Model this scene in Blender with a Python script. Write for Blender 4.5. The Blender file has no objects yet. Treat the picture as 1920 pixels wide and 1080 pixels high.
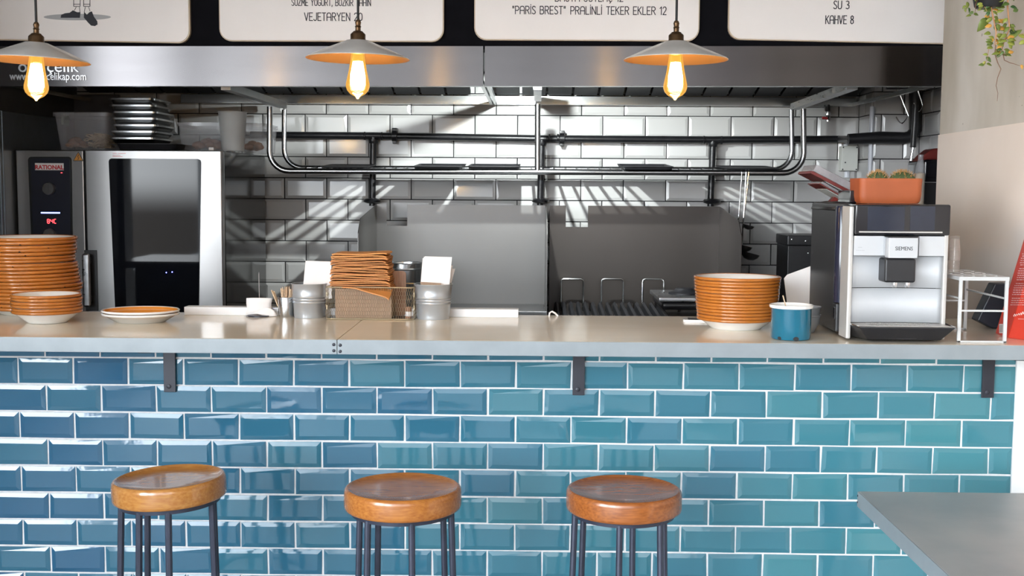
import bpy, bmesh, math, random
from mathutils import Vector, Matrix, Euler
random.seed(7)
SC = bpy.context.scene
COL = SC.collection
PI = math.pi
def R(d): return math.radians(d)

# ------------------------------------------------------------------ camera, world, light, exposure
F = 2190.0                                    # focal length in pixels of a 1920 px wide frame
PITCH, YAW, ROLL = math.atan(190/F), 0.015, 0.0065
CROT = Matrix.Rotation(YAW, 3, 'Z') @ Matrix.Rotation(PI/2 - PITCH, 3, 'X') @ Matrix.Rotation(ROLL, 3, 'Z')
def ray(px, py): return CROT @ Vector(((px-960)/F, -(py-540)/F, -1))
COUNTER_Z, COUNTER_Y0 = 1.10, 2.95
_d = ray(960, 639.5)
CAM = Vector((0, 0, COUNTER_Z - _d.z*COUNTER_Y0/_d.y))
cam = bpy.data.cameras.new('camera'); cam.sensor_width = 36; cam.lens = F/1920*36; cam.clip_start = .05
co = bpy.data.objects.new('camera', cam); COL.objects.link(co)
co.matrix_world = Matrix.Translation(CAM) @ CROT.to_4x4()
SC.camera = co
def V(px, py, Y):                             # the point of depth Y seen at a pixel
    d = ray(px, py); return CAM + d*(Y/d.y)
def G(px, py, z):                             # the point of height z seen at a pixel
    d = ray(px, py); return CAM + d*((z-CAM.z)/d.z)
def VX(px, py, X):                            # the point of the plane x = X seen at a pixel
    d = ray(px, py); return CAM + d*(X/d.x)
def mpp(Y): return Y/F                        # metres per pixel at depth Y

vs = SC.view_settings
SC.display_settings.display_device = 'sRGB'
vs.view_transform = 'Standard'; vs.look = 'None'; vs.exposure = 0.42; vs.gamma = 1.0; vs.use_curve_mapping = False
SC.cycles.max_bounces = 8; SC.cycles.diffuse_bounces = 4; SC.cycles.glossy_bounces = 4
SC.cycles.transparent_max_bounces = 16; SC.cycles.sample_clamp_indirect = 6.0
SC.cycles.use_denoising = True
SC.cycles.caustics_reflective = False; SC.cycles.caustics_refractive = False

w = bpy.data.worlds.new('sky'); SC.world = w; w.use_nodes = True
nt = w.node_tree; nt.nodes.clear()
o = nt.nodes.new('ShaderNodeOutputWorld'); bg = nt.nodes.new('ShaderNodeBackground')
tc = nt.nodes.new('ShaderNodeTexCoord'); sx = nt.nodes.new('ShaderNodeSeparateXYZ')
rp = nt.nodes.new('ShaderNodeValToRGB')
nt.links.new(tc.outputs['Generated'], sx.inputs[0])
mr = nt.nodes.new('ShaderNodeMapRange'); mr.inputs[1].default_value = -1; mr.inputs[2].default_value = 1
nt.links.new(sx.outputs['Z'], mr.inputs[0]); nt.links.new(mr.outputs[0], rp.inputs[0])
e = rp.color_ramp.elements
e[0].position = .490; e[0].color = (.085, .08, .075, 1)
e[1].position = .502; e[1].color = (.91, .96, 1.0, 1)
q = e.new(.60); q.color = (.85, .93, 1.0, 1)
q = e.new(.80); q.color = (.75, .88, 1.0, 1)
bg.inputs['Strength'].default_value = 7.0
m2 = nt.nodes.new('ShaderNodeMapRange'); m2.inputs[1].default_value = -.37; m2.inputs[2].default_value = -.14; m2.inputs[3].default_value = 2.9; m2.inputs[4].default_value = .60
nt.links.new(sx.outputs['X'], m2.inputs[0])          # left part of the sky boosted to brighten the hood's reflection
vm = nt.nodes.new('ShaderNodeVectorMath'); vm.operation = 'SCALE'; nt.links.new(rp.outputs[0], vm.inputs[0]); nt.links.new(m2.outputs[0], vm.inputs['Scale'])
nt.links.new(vm.outputs[0], bg.inputs[0]); nt.links.new(bg.outputs[0], o.inputs[0])

def lamp(name, kind, loc, energy, color, parent=None, **k):
    l = bpy.data.lights.new(name, kind); l.energy = energy; l.color = color
    for a, b in k.items():
        if a != 'rot': setattr(l, a, b)
    ob = bpy.data.objects.new(name, l); COL.objects.link(ob); ob.location = loc
    if 'rot' in k: ob.rotation_euler = k['rot']
    return ob
# working lamp inside the hood, above the middle of the range
_h = V(980, 173, 5.56); HOODLAMP = Vector((_h.x, 4.55, _h.z))
lamp('hood_light', 'SPOT', HOODLAMP, 82, (.93, 1.0, .98), shadow_soft_size=.012, spot_size=R(128), spot_blend=.45,
     rot=Vector((0, .93, -.37)).to_track_quat('-Z', 'Y').to_euler())

# ------------------------------------------------------------------ materials
MATS = {}
def mat(name, col=(.5,.5,.5), rough=.5, metal=0, noise=0, nscale=15, stretch=(1,1,1), bump=0, bscale=60, bstretch=(1,1,1),
        coat=0, aniso=0, spec=.5, alpha=1, emis=None, estr=0, vary=None, col2=None, rnoise=0, trans=0, spots=None):
    m = bpy.data.materials.new(name); m.use_nodes = True
    t = m.node_tree; b = t.nodes['Principled BSDF']; N = t.nodes.new; L = t.links.new
    b.inputs['Base Color'].default_value = (*col, 1); b.inputs['Roughness'].default_value = rough; b.inputs['Metallic'].default_value = metal
    b.inputs['Specular IOR Level'].default_value = spec; b.inputs['Coat Weight'].default_value = coat; b.inputs['Coat Roughness'].default_value = .06
    b.inputs['Alpha'].default_value = alpha; b.inputs['Transmission Weight'].default_value = trans
    if emis: b.inputs['Emission Color'].default_value = (*emis, 1); b.inputs['Emission Strength'].default_value = estr
    tc = N('ShaderNodeTexCoord')
    def noi(sc, st, det=4):
        mp = N('ShaderNodeMapping'); mp.inputs['Scale'].default_value = st; L(tc.outputs['Object'], mp.inputs[0])
        n = N('ShaderNodeTexNoise'); n.inputs['Scale'].default_value = sc; n.inputs['Detail'].default_value = det; L(mp.outputs[0], n.inputs[0]); return n.outputs['Fac']
    cur = None
    if noise or col2:
        nf = noi(nscale, stretch)
        r = N('ShaderNodeValToRGB'); L(nf, r.inputs[0])
        c2 = col2 or tuple(max(0, c*(1-noise)) for c in col)
        c1 = col if col2 else tuple(min(1, c*(1+noise)) for c in col)
        r.color_ramp.elements[0].position = .3; r.color_ramp.elements[1].position = .7
        r.color_ramp.elements[0].color = (*c2, 1); r.color_ramp.elements[1].color = (*c1, 1)
        cur = r.outputs[0]
    if vary:                                   # own tone per tile or sheet; blue tiles add light painted left to right
        at = N('ShaderNodeAttribute'); at.attribute_name = 'vary'
        mx = N('ShaderNodeMix'); mx.data_type = 'RGBA'
        L(at.outputs['Fac'], mx.inputs[0]); mx.inputs[6].default_value = (*vary[0], 1); mx.inputs[7].default_value = (*vary[1], 1)
        cur = mx.outputs[2]
    if spots:                                  # (threshold, scale, colour): worn spots
        nf = noi(spots[1], (1,1,1), 3); g = N('ShaderNodeMath'); g.operation = 'GREATER_THAN'; g.inputs[1].default_value = spots[0]; L(nf, g.inputs[0])
        mx = N('ShaderNodeMix'); mx.data_type = 'RGBA'; L(g.outputs[0], mx.inputs[0])
        if cur: L(cur, mx.inputs[6])
        else: mx.inputs[6].default_value = (*col, 1)
        mx.inputs[7].default_value = (*spots[2], 1); cur = mx.outputs[2]
    if cur: L(cur, b.inputs['Base Color'])
    if rnoise:
        nf = noi(nscale*1.7, stretch); m2 = N('ShaderNodeMapRange'); L(nf, m2.inputs[0])
        m2.inputs[1].default_value = .3; m2.inputs[2].default_value = .7
        m2.inputs[3].default_value = max(.02, rough-rnoise); m2.inputs[4].default_value = rough+rnoise; L(m2.outputs[0], b.inputs['Roughness'])
    if bump:
        bn = N('ShaderNodeBump'); bn.inputs['Strength'].default_value = bump; bn.inputs['Distance'].default_value = .004
        L(noi(bscale, bstretch, 2), bn.inputs['Height']); L(bn.outputs[0], b.inputs['Normal'])
    if aniso:
        b.inputs['Anisotropic'].default_value = aniso; b.inputs['Anisotropic Rotation'].default_value = .25
        tg = N('ShaderNodeTangent'); tg.direction_type = 'UV_MAP'; L(tg.outputs[0], b.inputs['Tangent'])
    MATS[name] = m; return m

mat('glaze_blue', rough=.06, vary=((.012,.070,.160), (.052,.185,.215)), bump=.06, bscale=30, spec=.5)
mat('grout_white', (.60,.60,.60), .8, noise=.08, nscale=60)
mat('glaze_white', rough=.12, vary=((.45,.44,.437), (.50,.497,.493)), bump=.05, bscale=20)
mat('grout_dark', (.018,.018,.02), .9)
mat('zinc_top', (.83,.74,.61), .13, .10, col2=(.78,.69,.56), nscale=4, stretch=(1,2,1), bump=.03, bscale=7)
mat('zinc_edge', (.235,.262,.278), .38, .2, noise=.07, nscale=14, bump=.05, bscale=25)
mat('table_zinc', (.37,.365,.36), .36, .2, col2=(.255,.27,.28), nscale=4.5, bump=.02, bscale=12)
mat('black_steel', (.022,.023,.032), .42, .3, noise=.2)
mat('stool_steel', (.035,.04,.062), .38, .4, noise=.15, nscale=30)
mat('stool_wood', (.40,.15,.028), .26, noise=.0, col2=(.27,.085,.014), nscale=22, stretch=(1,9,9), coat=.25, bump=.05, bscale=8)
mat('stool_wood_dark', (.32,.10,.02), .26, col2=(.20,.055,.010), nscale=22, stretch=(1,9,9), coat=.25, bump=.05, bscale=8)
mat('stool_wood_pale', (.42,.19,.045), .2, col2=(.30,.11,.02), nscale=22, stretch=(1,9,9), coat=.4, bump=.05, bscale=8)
mat('black_paint', (.006,.006,.008), .9, noise=.2, spec=.06)
mat('board_white', (.86,.81,.785), .45, noise=.03, nscale=4)
mat('board_edge', (.58,.47,.35), .5, noise=.1)
mat('ink', (.012,.012,.02), .6, noise=.1)
mat('ink_grey', (.40,.40,.41), .6, noise=.03)
mat('hood_steel', (.155,.147,.15), .25, 1, aniso=.95, noise=.04, nscale=3, stretch=(1,1,8))
mat('hood_inner', (.50,.52,.53), .22, 1, noise=.08, nscale=6)
mat('hood_dark', (.02,.02,.022), .45, .5, noise=.2)
mat('steel', (.55,.56,.57), .24, 1, noise=.06, nscale=12)
mat('steel_brushed', (.46,.46,.47), .33, 1, noise=.10, nscale=8, stretch=(1,1,6), rnoise=.08)
mat('steel_splash', (.155,.15,.147), .36, .7, noise=.05, nscale=3, bump=.015, bscale=5)
mat('steel_splash_dark', (.060,.052,.048), .30, .55, noise=.07, nscale=3, bump=.015, bscale=5)
mat('steel_dark', (.10,.10,.105), .32, .9, noise=.2, nscale=10)
mat('oven_steel', (.33,.32,.315), .30, 1, aniso=.6, noise=.04, nscale=2, stretch=(1,1,4))
mat('oven_side', (.055,.058,.058), .10, 1, noise=.08, nscale=5)
mat('oven_glass', (.006,.007,.010),   .03, 0, spec=.22, noise=.1)
mat('panel_navy', (.006,.008,.02), .18, noise=.1)
mat('chrome', (.72,.72,.73), .12, 1, noise=.03)
mat('iron_pipe', (.012,.012,.014), .30, .2, noise=.3, nscale=30, bump=.1, bscale=90)
mat('cast_iron', (.012,.012,.015), .55, 0, noise=.3, nscale=30, bump=.1)
mat('black_plastic', (.012,.012,.014), .38, noise=.15, nscale=30)
mat('black_gloss', (.006,.006,.009), .06, spec=.6, noise=.1)
mat('screen_glass', (.016,.020,.034), .12, noise=.1)
mat('tank_plastic', (.018,.019,.035), .10, noise=.1)
mat('silver_plastic', (.52,.53,.545), .35, .2, noise=.02)
mat('silver_edge', (.52,.50,.475), .3, .25, noise=.02)
mat('steel_front', (.52,.53,.545), .5, .12, noise=.03)
mat('rail_steel', (.36,.36,.37), .26, 1, noise=.06)
mat('brass_dark', (.105,.06,.03), .35, .9, noise=.2, nscale=40)
mat('cord_black', (.012,.012,.013), .7, noise=.1)
mat('shade_outer', (.50,.47,.44), .18, .1, noise=.06)
mat('shade_inner', (.17,.098,.052), .30, .1, noise=.05)
mat('rack_white', (.50,.50,.49), .35, noise=.03)
mat('paper_shade', (.16,.15,.155), .7, noise=.05)  # paper darkened in its colour for a slip's shadowed underside
mat('enamel_white', (.78,.76,.73), .16, noise=.02, coat=.3)
mat('enamel_orange', (.42,.135,.02), .22, noise=.07, nscale=25, coat=.3, spots=(.735, 55, (.02,.012,.008)))
mat('enamel_orange_in', (.66,.235,.03), .2, noise=.05, coat=.3)
mat('enamel_blue', (.005,.115,.19), .14, noise=.08, coat=.4)
mat('chip_black', (.01,.01,.012), .6)
mat('galvanised', (.46,.48,.50), .30, .5, noise=.04, nscale=10)
mat('card_white', (.80,.75,.72), .7, noise=.02)
mat('paper_white', (.80,.76,.74), .7, noise=.03, bump=.05, bscale=30)
mat('kraft', (.50,.205,.055), .6, vary=((.36,.125,.030), (.60,.25,.06)), bump=.15, bscale=45)
mat('kraft_pale', (.33,.215,.14), .7, noise=.08, nscale=30, stretch=(6,1,1))
mat('wood_board', (.33,.165,.085), .5, col2=(.21,.10,.05), nscale=20, stretch=(8,8,1))
mat('wood_stick', (.70,.50,.33), .6, noise=.1)
mat('wire_brass', (.52,.44,.30), .35, .8, noise=.1)
mat('ledge_white', (.74,.73,.73), .35, noise=.02)
mat('plaster', (.76,.645,.56), .8, noise=.05, nscale=3, bump=.06, bscale=14, col2=(.82,.72,.645))
mat('concrete', (.42,.365,.29), .75, col2=(.68,.63,.57), nscale=2.4, stretch=(1,1.4,.6), bump=.12, bscale=25, spots=(.74, 38, (.18,.15,.12)))
mat('plain_white', (.70,.70,.70), .7, noise=.02)
mat('reflection_brown', (.10,.05,.028), .5, noise=.3, nscale=6, stretch=(1,1,.2))
mat('floor_concrete', (.42,.40,.38), .45, noise=.2, nscale=4)
mat('ceiling_white', (.86,.85,.83), .8, noise=.03)
mat('dark_wall', (.035,.032,.034), .5, noise=.2)
mat('dark_clad', (.075,.066,.068), .32, .6, noise=.1, nscale=5)
mat('cab_grey', (.10,.115,.13), .35, .5, noise=.1)
mat('terracotta', (.36,.085,.026), .55, noise=.10, nscale=14, spots=(.76, 60, (.62,.33,.22)))
mat('soil', (.09,.05,.03), .9, noise=.3, nscale=60)
mat('cactus', (.055,.085,.03), .6, noise=.3, nscale=60)
mat('spine', (.45,.25,.09), .6, noise=.2)
mat('leaf_green', (.10,.17,.03), .4, vary=((.035,.10,.025), (.30,.32,.05)))
mat('leaf_gold', (.60,.30,.05), .4, noise=.2)
mat('stem_brown', (.20,.10,.055), .7, noise=.2)
mat('stem_tan', (.50,.25,.12), .7, noise=.2)
mat('red_card', (.52,.035,.016), .42, noise=.05, nscale=8)
mat('navy_bag', (.012,.014,.022), .45, noise=.15)
mat('red_dark', (.13,.016,.013), .35, noise=.2)
mat('clear_wrap', (.34,.32,.34), .12, alpha=.6, noise=.2, nscale=30)
mat('clear_plastic', (.50,.50,.53), .12, alpha=.33, noise=.05)
mat('frost_plastic', (.62,.62,.61), .3, alpha=.5, noise=.05)
mat('glass_clear', (.75,.66,.6), .04, alpha=.13, spec=.8, noise=.02)
mat('pasta', (.55,.40,.24), .7, noise=.25, nscale=40)
mat('food_brown', (.30,.15,.09), .6, noise=.3, nscale=30)
mat('box_pale', (.55,.56,.53), .5, noise=.03)
mat('conduit', (.58,.60,.66), .4, noise=.03)
mat('sticker_orange', (.60,.25,.03), .5, noise=.03)
mat('badge_white', (.75,.72,.72), .4, noise=.02)
mat('badge_red', (.50,.02,.03), .4, noise=.02)
mat('knob_grey', (.055,.055,.055), .4, noise=.1)
mat('bowl_grey', (.30,.31,.32), .35, .2, noise=.06)
mat('led_red', (.3,.0,.0), emis=(1,.05,.06), estr=4)
mat('led_blue', (.1,.1,.4), emis=(.25,.35,1), estr=5)
mat('led_point', (.1,.1,.4), emis=(.12,.16,1), estr=14)
mat('red_tap', (.30,.02,.02), .4, noise=.1)
mat('green_clip', (.03,.09,.02), .4, noise=.1)
mat('filament', (1,.7,.3), emis=(1.0,.74,.40), estr=170)

def bulb_glass():
    m = bpy.data.materials.new('bulb_glass'); m.use_nodes = True; t = m.node_tree; t.nodes.clear(); N = t.nodes.new; L = t.links.new
    out = N('ShaderNodeOutputMaterial'); tr = N('ShaderNodeBsdfTransparent'); tr.inputs[0].default_value = (1.0, .80, .45, 1)
    em = N('ShaderNodeEmission'); em.inputs[0].default_value = (1.0, .50, .085, 1); em.inputs[1].default_value = 1.1
    lw = N('ShaderNodeLayerWeight'); lw.inputs[0].default_value = .35
    nz = N('ShaderNodeTexNoise'); nz.inputs['Scale'].default_value = 60
    mm = N('ShaderNodeMath'); mm.operation = 'MULTIPLY_ADD'; mm.inputs[1].default_value = .08; L(nz.outputs[0], mm.inputs[0]); L(lw.outputs['Facing'], mm.inputs[2])
    mx = N('ShaderNodeMixShader'); gl = N('ShaderNodeBsdfGlossy'); gl.inputs[1].default_value = .03
    cl = N('ShaderNodeMapRange'); L(mm.outputs[0], cl.inputs[0]); cl.inputs[3].default_value = .42; cl.inputs[4].default_value = .9
    L(cl.outputs[0], mx.inputs[0]); L(tr.outputs[0], mx.inputs[1]); L(em.outputs[0], mx.inputs[2])
    m2 = N('ShaderNodeMixShader'); fr = N('ShaderNodeFresnel'); fr.inputs[0].default_value = 1.35
    L(fr.outputs[0], m2.inputs[0]); L(mx.outputs[0], m2.inputs[1]); L(gl.outputs[0], m2.inputs[2]); L(m2.outputs[0], out.inputs[0])
    MATS['bulb_glass'] = m
bulb_glass()

# ------------------------------------------------------------------ mesh building
WL = {}                                       # world position of every object's origin
class MB:
    hb = False
    def __init__(s): s.bm = bmesh.new(); s.vl = s.bm.verts.layers.float.new('vary'); s.v = 0.0
    def _new(s, pts):
        r = [s.bm.verts.new(p) for p in pts]
        for x in r: x[s.vl] = s.v
        return r
    def face(s, pts): s.bm.faces.new(s._new(pts)); return s
    def quads(s, rings, close_u=True, cap0=False, cap1=False):
        vr = [s._new(r) for r in rings]
        for a, b in zip(vr, vr[1:]):
            n = len(a)
            for i in range(n if close_u else n-1):
                j = (i+1) % n
                try: s.bm.faces.new((a[i], a[j], b[j], b[i]))
                except ValueError: pass
        if cap0: s.bm.faces.new(list(reversed(vr[0])))
        if cap1: s.bm.faces.new(vr[-1])
        return s
    def box(s, x0, x1, y0, y1, z0, z1, bev=0, seg=2, M=None):
        b = bmesh.new(); bmesh.ops.create_cube(b, size=1)
        for v in b.verts: v.co = Vector(((x0+x1)/2+v.co.x*(x1-x0), (y0+y1)/2+v.co.y*(y1-y0), (z0+z1)/2+v.co.z*(z1-z0)))
        if bev: s.hb = True
        if bev: bmesh.ops.bevel(b, geom=b.edges[:], offset=bev, segments=seg, profile=.5, affect='EDGES', clamp_overlap=True)
        return s.merge(b, M)
    def merge(s, b, M=None):
        mp = {}
        for v in b.verts:
            mp[v] = s._new([M @ v.co if M else v.co])[0]
        for f in b.faces: s.bm.faces.new([mp[v] for v in f.verts])
        b.free(); return s
    def lathe(s, prof, c=(0,0,0), n=48, sx=1, sy=1, M=None, jit=0):
        rings = []
        for r, z in prof:
            r = max(r, 1e-5)
            ring = [Vector((c[0]+r*sx*math.cos(2*PI*i/n), c[1]+r*sy*math.sin(2*PI*i/n), c[2]+z)) for i in range(n)]
            rings.append([M @ p for p in ring] if M else ring)
        return s.quads(rings, cap0=prof[0][0] < 1e-4, cap1=prof[-1][0] < 1e-4)
    def tube(s, pts, r, n=8, caps=True, closed=False):
        pts = [Vector(p) for p in pts]; rings = []; m = len(pts)
        rr = r if isinstance(r, (list, tuple)) else [r]*m
        prev = None
        for i, p in enumerate(pts):
            if closed: t = pts[(i+1) % m]-pts[i-1]
            else: t = pts[min(i+1, m-1)]-pts[max(i-1, 0)]
            t.normalize()
            if prev is None:
                u = t.cross(Vector((0,0,1)) if abs(t.z) < .9 else Vector((1,0,0))).normalized()
            else:
                u = (prev - t*prev.dot(t))
                u = u.normalized() if u.length > 1e-6 else t.orthogonal().normalized()
            prev = u; v = t.cross(u)
            rings.append([p+(u*math.cos(2*PI*k/n)+v*math.sin(2*PI*k/n))*rr[i] for k in range(n)])
        if closed: rings.append(rings[0]); return s.quads(rings)
        return s.quads(rings, cap0=caps, cap1=caps)
    def prism(s, poly, ext):                   # flat outline (3-D points) pushed along ext
        ext = Vector(ext); a = [Vector(p) for p in poly]; b = [p+ext for p in a]
        va, vb = s._new(a), s._new(b); n = len(a)
        s.bm.faces.new(va); s.bm.faces.new(list(reversed(vb)))
        for i in range(n): j = (i+1) % n; s.bm.faces.new((va[j], va[i], vb[i], vb[j]))
        return s
    def done(s, name, m, parent=None, origin=None, smooth=35, solid=0, bev=0):
        bm = s.bm
        bmesh.ops.remove_doubles(bm, verts=bm.verts, dist=1e-6)
        bmesh.ops.recalc_face_normals(bm, faces=bm.faces)
        if parent is not None: og = WL[parent.name]
        elif origin is not None: og = Vector(origin)
        else:
            vs_ = [v.co for v in bm.verts]
            og = Vector(((min(v.x for v in vs_)+max(v.x for v in vs_))/2, (min(v.y for v in vs_)+max(v.y for v in vs_))/2, min(v.z for v in vs_)))
        uv = bm.loops.layers.uv.new('UVMap')
        for f in bm.faces:
            for l in f.loops: l[uv].uv = (l.vert.co.x + .37*l.vert.co.y, l.vert.co.z)
        bmesh.ops.translate(bm, vec=-og, verts=bm.verts)
        me = bpy.data.meshes.new(name); bm.to_mesh(me); bm.free()
        me.materials.append(MATS[m])
        if smooth:
            for p in me.polygons: p.use_smooth = True
            me.set_sharp_from_angle(angle=R(smooth))
        ob = bpy.data.objects.new(name, me); COL.objects.link(ob)
        if parent is not None: ob.parent = parent
        else: ob.location = og
        WL[ob.name] = og.copy()
        if solid: md = ob.modifiers.new('thickness', 'SOLIDIFY'); md.thickness = solid; md.offset = 0
        if s.hb and smooth: md = ob.modifiers.new('normals', 'WEIGHTED_NORMAL'); md.keep_sharp = True
        if bev: md = ob.modifiers.new('edge', 'BEVEL'); md.width = bev; md.segments = 2; md.limit_method = 'ANGLE'
        return ob

def thing(name, label, cat, loc, group=None):
    o = bpy.data.objects.new(name, None); COL.objects.link(o); o.location = loc; o.empty_display_size = .05
    WL[o.name] = Vector(loc); o['label'] = label; o['category'] = cat
    if group: o['group'] = group
    return o
def tag(o, label, cat, group=None, kind=None):
    o['label'] = label; o['category'] = cat
    if group: o['group'] = group
    if kind: o['kind'] = kind
    return o
def struct(o): o['kind'] = 'structure'; return o
def dup(root, loc=None, rot=None, label=None):
    c = root.copy(); COL.objects.link(c)
    if loc is not None: c.location = loc
    if rot is not None: c.rotation_euler = rot
    if label: c['label'] = label
    WL[c.name] = Vector(c.location)
    for ch in list(root.children):
        d = ch.copy(); COL.objects.link(d); d.parent = c
        for g in ch.children: k = g.copy(); COL.objects.link(k); k.parent = d
    return c
ORD = 'top second third fourth fifth sixth seventh eighth ninth tenth eleventh twelfth thirteenth fourteenth fifteenth sixteenth seventeenth eighteenth nineteenth twentieth twenty-first twenty-second'.split()
def rrect(x0, x1, z0, z1, r, n=6):             # rounded rectangle outline
    p = []
    for cx, cz, a in ((x1-r, z1-r, 0), (x0+r, z1-r, 90), (x0+r, z0+r, 180), (x1-r, z0+r, 270)):
        p += [(cx+r*math.cos(R(a+90*i/n)), cz+r*math.sin(R(a+90*i/n))) for i in range(n+1)]
    return p

# ------------------------------------------------------------------ lettering
GL = {'A': (.62, ['0,0 0,.75 .1,.95 .31,1 .52,.95 .62,.75 .62,0', '0,.45 .62,.45']), 'B': (.55, ['0,0 0,1 .35,1 .5,.85 .5,.65 .35,.53 0,.53', '.35,.53 .55,.4 .55,.15 .38,0 0,0']),
 'C': (.5, ['.5,.9 .35,1 .12,.95 0,.75 0,.25 .12,.05 .35,0 .5,.1']), 'E': (.48, ['.48,1 0,1 0,0 .48,0', '0,.5 .4,.5']), 'G': (.55, ['.52,.88 .35,1 .12,.95 0,.75 0,.25 .12,.05 .35,0 .55,.12 .55,.45 .3,.45']),
 'H': (.55, ['0,0 0,1', '.55,0 .55,1', '0,.5 .55,.5']), 'I': (.06, ['.03,0 .03,1']), 'J': (.42, ['.42,1 .42,.2 .3,.02 .12,0 0,.15']), 'K': (.52, ['0,0 0,1', '.5,1 0,.45', '.15,.58 .52,0']),
 'L': (.45, ['0,1 0,0 .45,0']), 'M': (.66, ['0,0 .05,1 .33,.35 .61,1 .66,0']), 'N': (.55, ['0,0 0,1 .55,0 .55,1']), 'O': (.55, ['.27,1 .08,.92 0,.7 0,.3 .08,.08 .27,0 .47,.08 .55,.3 .55,.7 .47,.92 .27,1']),
 'P': (.52, ['0,0 0,1 .35,1 .52,.85 .52,.6 .35,.45 0,.45']), 'R': (.54, ['0,0 0,1 .35,1 .52,.85 .52,.65 .35,.5 0,.5', '.25,.5 .54,0']), 'S': (.48, ['.46,.88 .3,1 .12,.98 .02,.8 .1,.6 .38,.42 .48,.22 .38,.03 .18,0 0,.12']),
 'T': (.52, ['0,1 .52,1', '.26,1 .26,0']), 'U': (.55, ['0,1 0,.25 .1,.04 .27,0 .45,.04 .55,.25 .55,1']), 'V': (.56, ['0,1 .28,0 .56,1']), 'Y': (.54, ['0,1 .27,.5 .54,1', '.27,.5 .27,0']), 'Z': (.5, ['0,1 .5,1 0,0 .5,0']),
 '0': (.5, ['.25,1 .06,.9 0,.65 0,.35 .06,.1 .25,0 .44,.1 .5,.35 .5,.65 .44,.9 .25,1']), '1': (.25, ['0,.8 .2,1 .2,0']), '2': (.48, ['0,.82 .12,.98 .32,1 .46,.85 .44,.62 0,0 .48,0']), '3': (.48, ['0,.95 .2,1 .42,.9 .42,.65 .2,.53 .46,.4 .46,.12 .25,0 0,.08']),
 '4': (.5, ['.08,1 .08,.5 .5,.5', '.5,1 .5,0']), '8': (.48, ['.24,.53 .06,.62 .04,.88 .24,1 .44,.88 .42,.62 .24,.53 .02,.4 .02,.12 .24,0 .46,.12 .46,.4 .24,.53']), ',': (.1, ['.06,.1 .0,-.15']), '"': (.22, ['.03,1 .03,.75', '.19,1 .19,.75']), ' ': (.3, [])}
ACC = {'Ü': ('U', ['.14,1.15 .14,1.2', '.41,1.15 .41,1.2']), 'Ğ': ('G', ['.1,1.25 .27,1.14 .45,1.25']), 'İ': ('I', ['.03,1.16 .03,1.21']), 'Ç': ('C', ['.3,0 .3,-.12 .18,-.2'])}
def strokes(text, h, gap=.2):
    x = 0; out = []
    for ch in text:
        b, extra = ACC.get(ch, (ch, [])); wd, st = GL[b]
        for s_ in st+extra: out.append([(x+float(p.split(',')[0])*h, float(p.split(',')[1])*h) for p in s_.split()])
        x += (wd+gap)*h
    return out, x-gap*h
def lettering(mb, text, x0, x1, z, h, Y, wd, slope=0):      # drawn strokes between x0 and x1 on the plane y = Y
    st, L_ = strokes(text, h); k = (x1-x0)/L_
    for s_ in st:
        P = [Vector((x0+p[0]*k, Y, z+p[1]+slope*p[0]*k)) for p in s_]
        for a, b in zip(P, P[1:]):
            t = (b-a).normalized(); nrm = Vector((-t.z, 0, t.x))*wd/2; a2, b2 = a-t*wd*.4, b+t*wd*.4
            mb.prism([a2-nrm, b2-nrm, b2+nrm, a2+nrm], (0, -.0012, 0))
def font_mesh(mb, text, size, ext, M, wx=1, bold=0):
    c = bpy.data.curves.new('letters', 'FONT'); c.body = text; c.size = size; c.extrude = ext; c.align_x = 'CENTER'; c.offset = bold; c.resolution_u = 3
    ob = bpy.data.objects.new('letters', c); COL.objects.link(ob); bpy.context.view_layer.update()
    me = bpy.data.meshes.new_from_object(ob); b = bmesh.new(); b.from_mesh(me)
    for v in b.verts: v.co.x *= wx
    mb.merge(b, M); bpy.data.objects.remove(ob); bpy.data.curves.remove(c); bpy.data.meshes.remove(me)
FACE = Matrix.Rotation(PI/2, 4, 'X')           # lettering upright, facing the room

# ------------------------------------------------------------------ the setting
Y_BAR, Y_BACK, X_R = 3.20, 5.56, None
X_R = V(1757, 380, 4.0).x                     # plaster wall on the right, its far end is where the kitchen widens
Y_RE = 4.0
CEIL = 3.3
XL = -3.2; YF = -2.4
struct(MB().box(XL-.2, 2.6, YF-.2, 5.8, -.1, 0).done('floor', 'floor_concrete'))
struct(MB().box(XL-.2, 2.6, YF-.2, 5.8, CEIL, CEIL+.1).done('ceiling', 'ceiling_white'))
# storefront behind the camera: low wall, header, slim mullions, open daylight between
wf = MB(); wf.box(XL, X_R+.2, YF-.15, YF, 0, .35); wf.box(XL, X_R+.2, YF-.15, YF, 2.9, CEIL)
for x in (XL+.05, -1.55, .05, X_R-.02): wf.box(x-.05, x+.05, YF-.12, YF-.02, .35, 2.9)
struct(wf.done('wall_front', 'plain_white'))
wl = MB(); wl.box(XL-.15, XL, YF, 3.3, 0, .8); wl.box(XL-.15, XL, YF, 3.3, 2.9, CEIL)
wl.box(XL-.15, XL, .1, 3.3, .8, 2.9); wl.box(XL-.15, XL, YF, -2.3, .8, 2.9)
struct(wl.done('wall_left', 'plain_white'))

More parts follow.
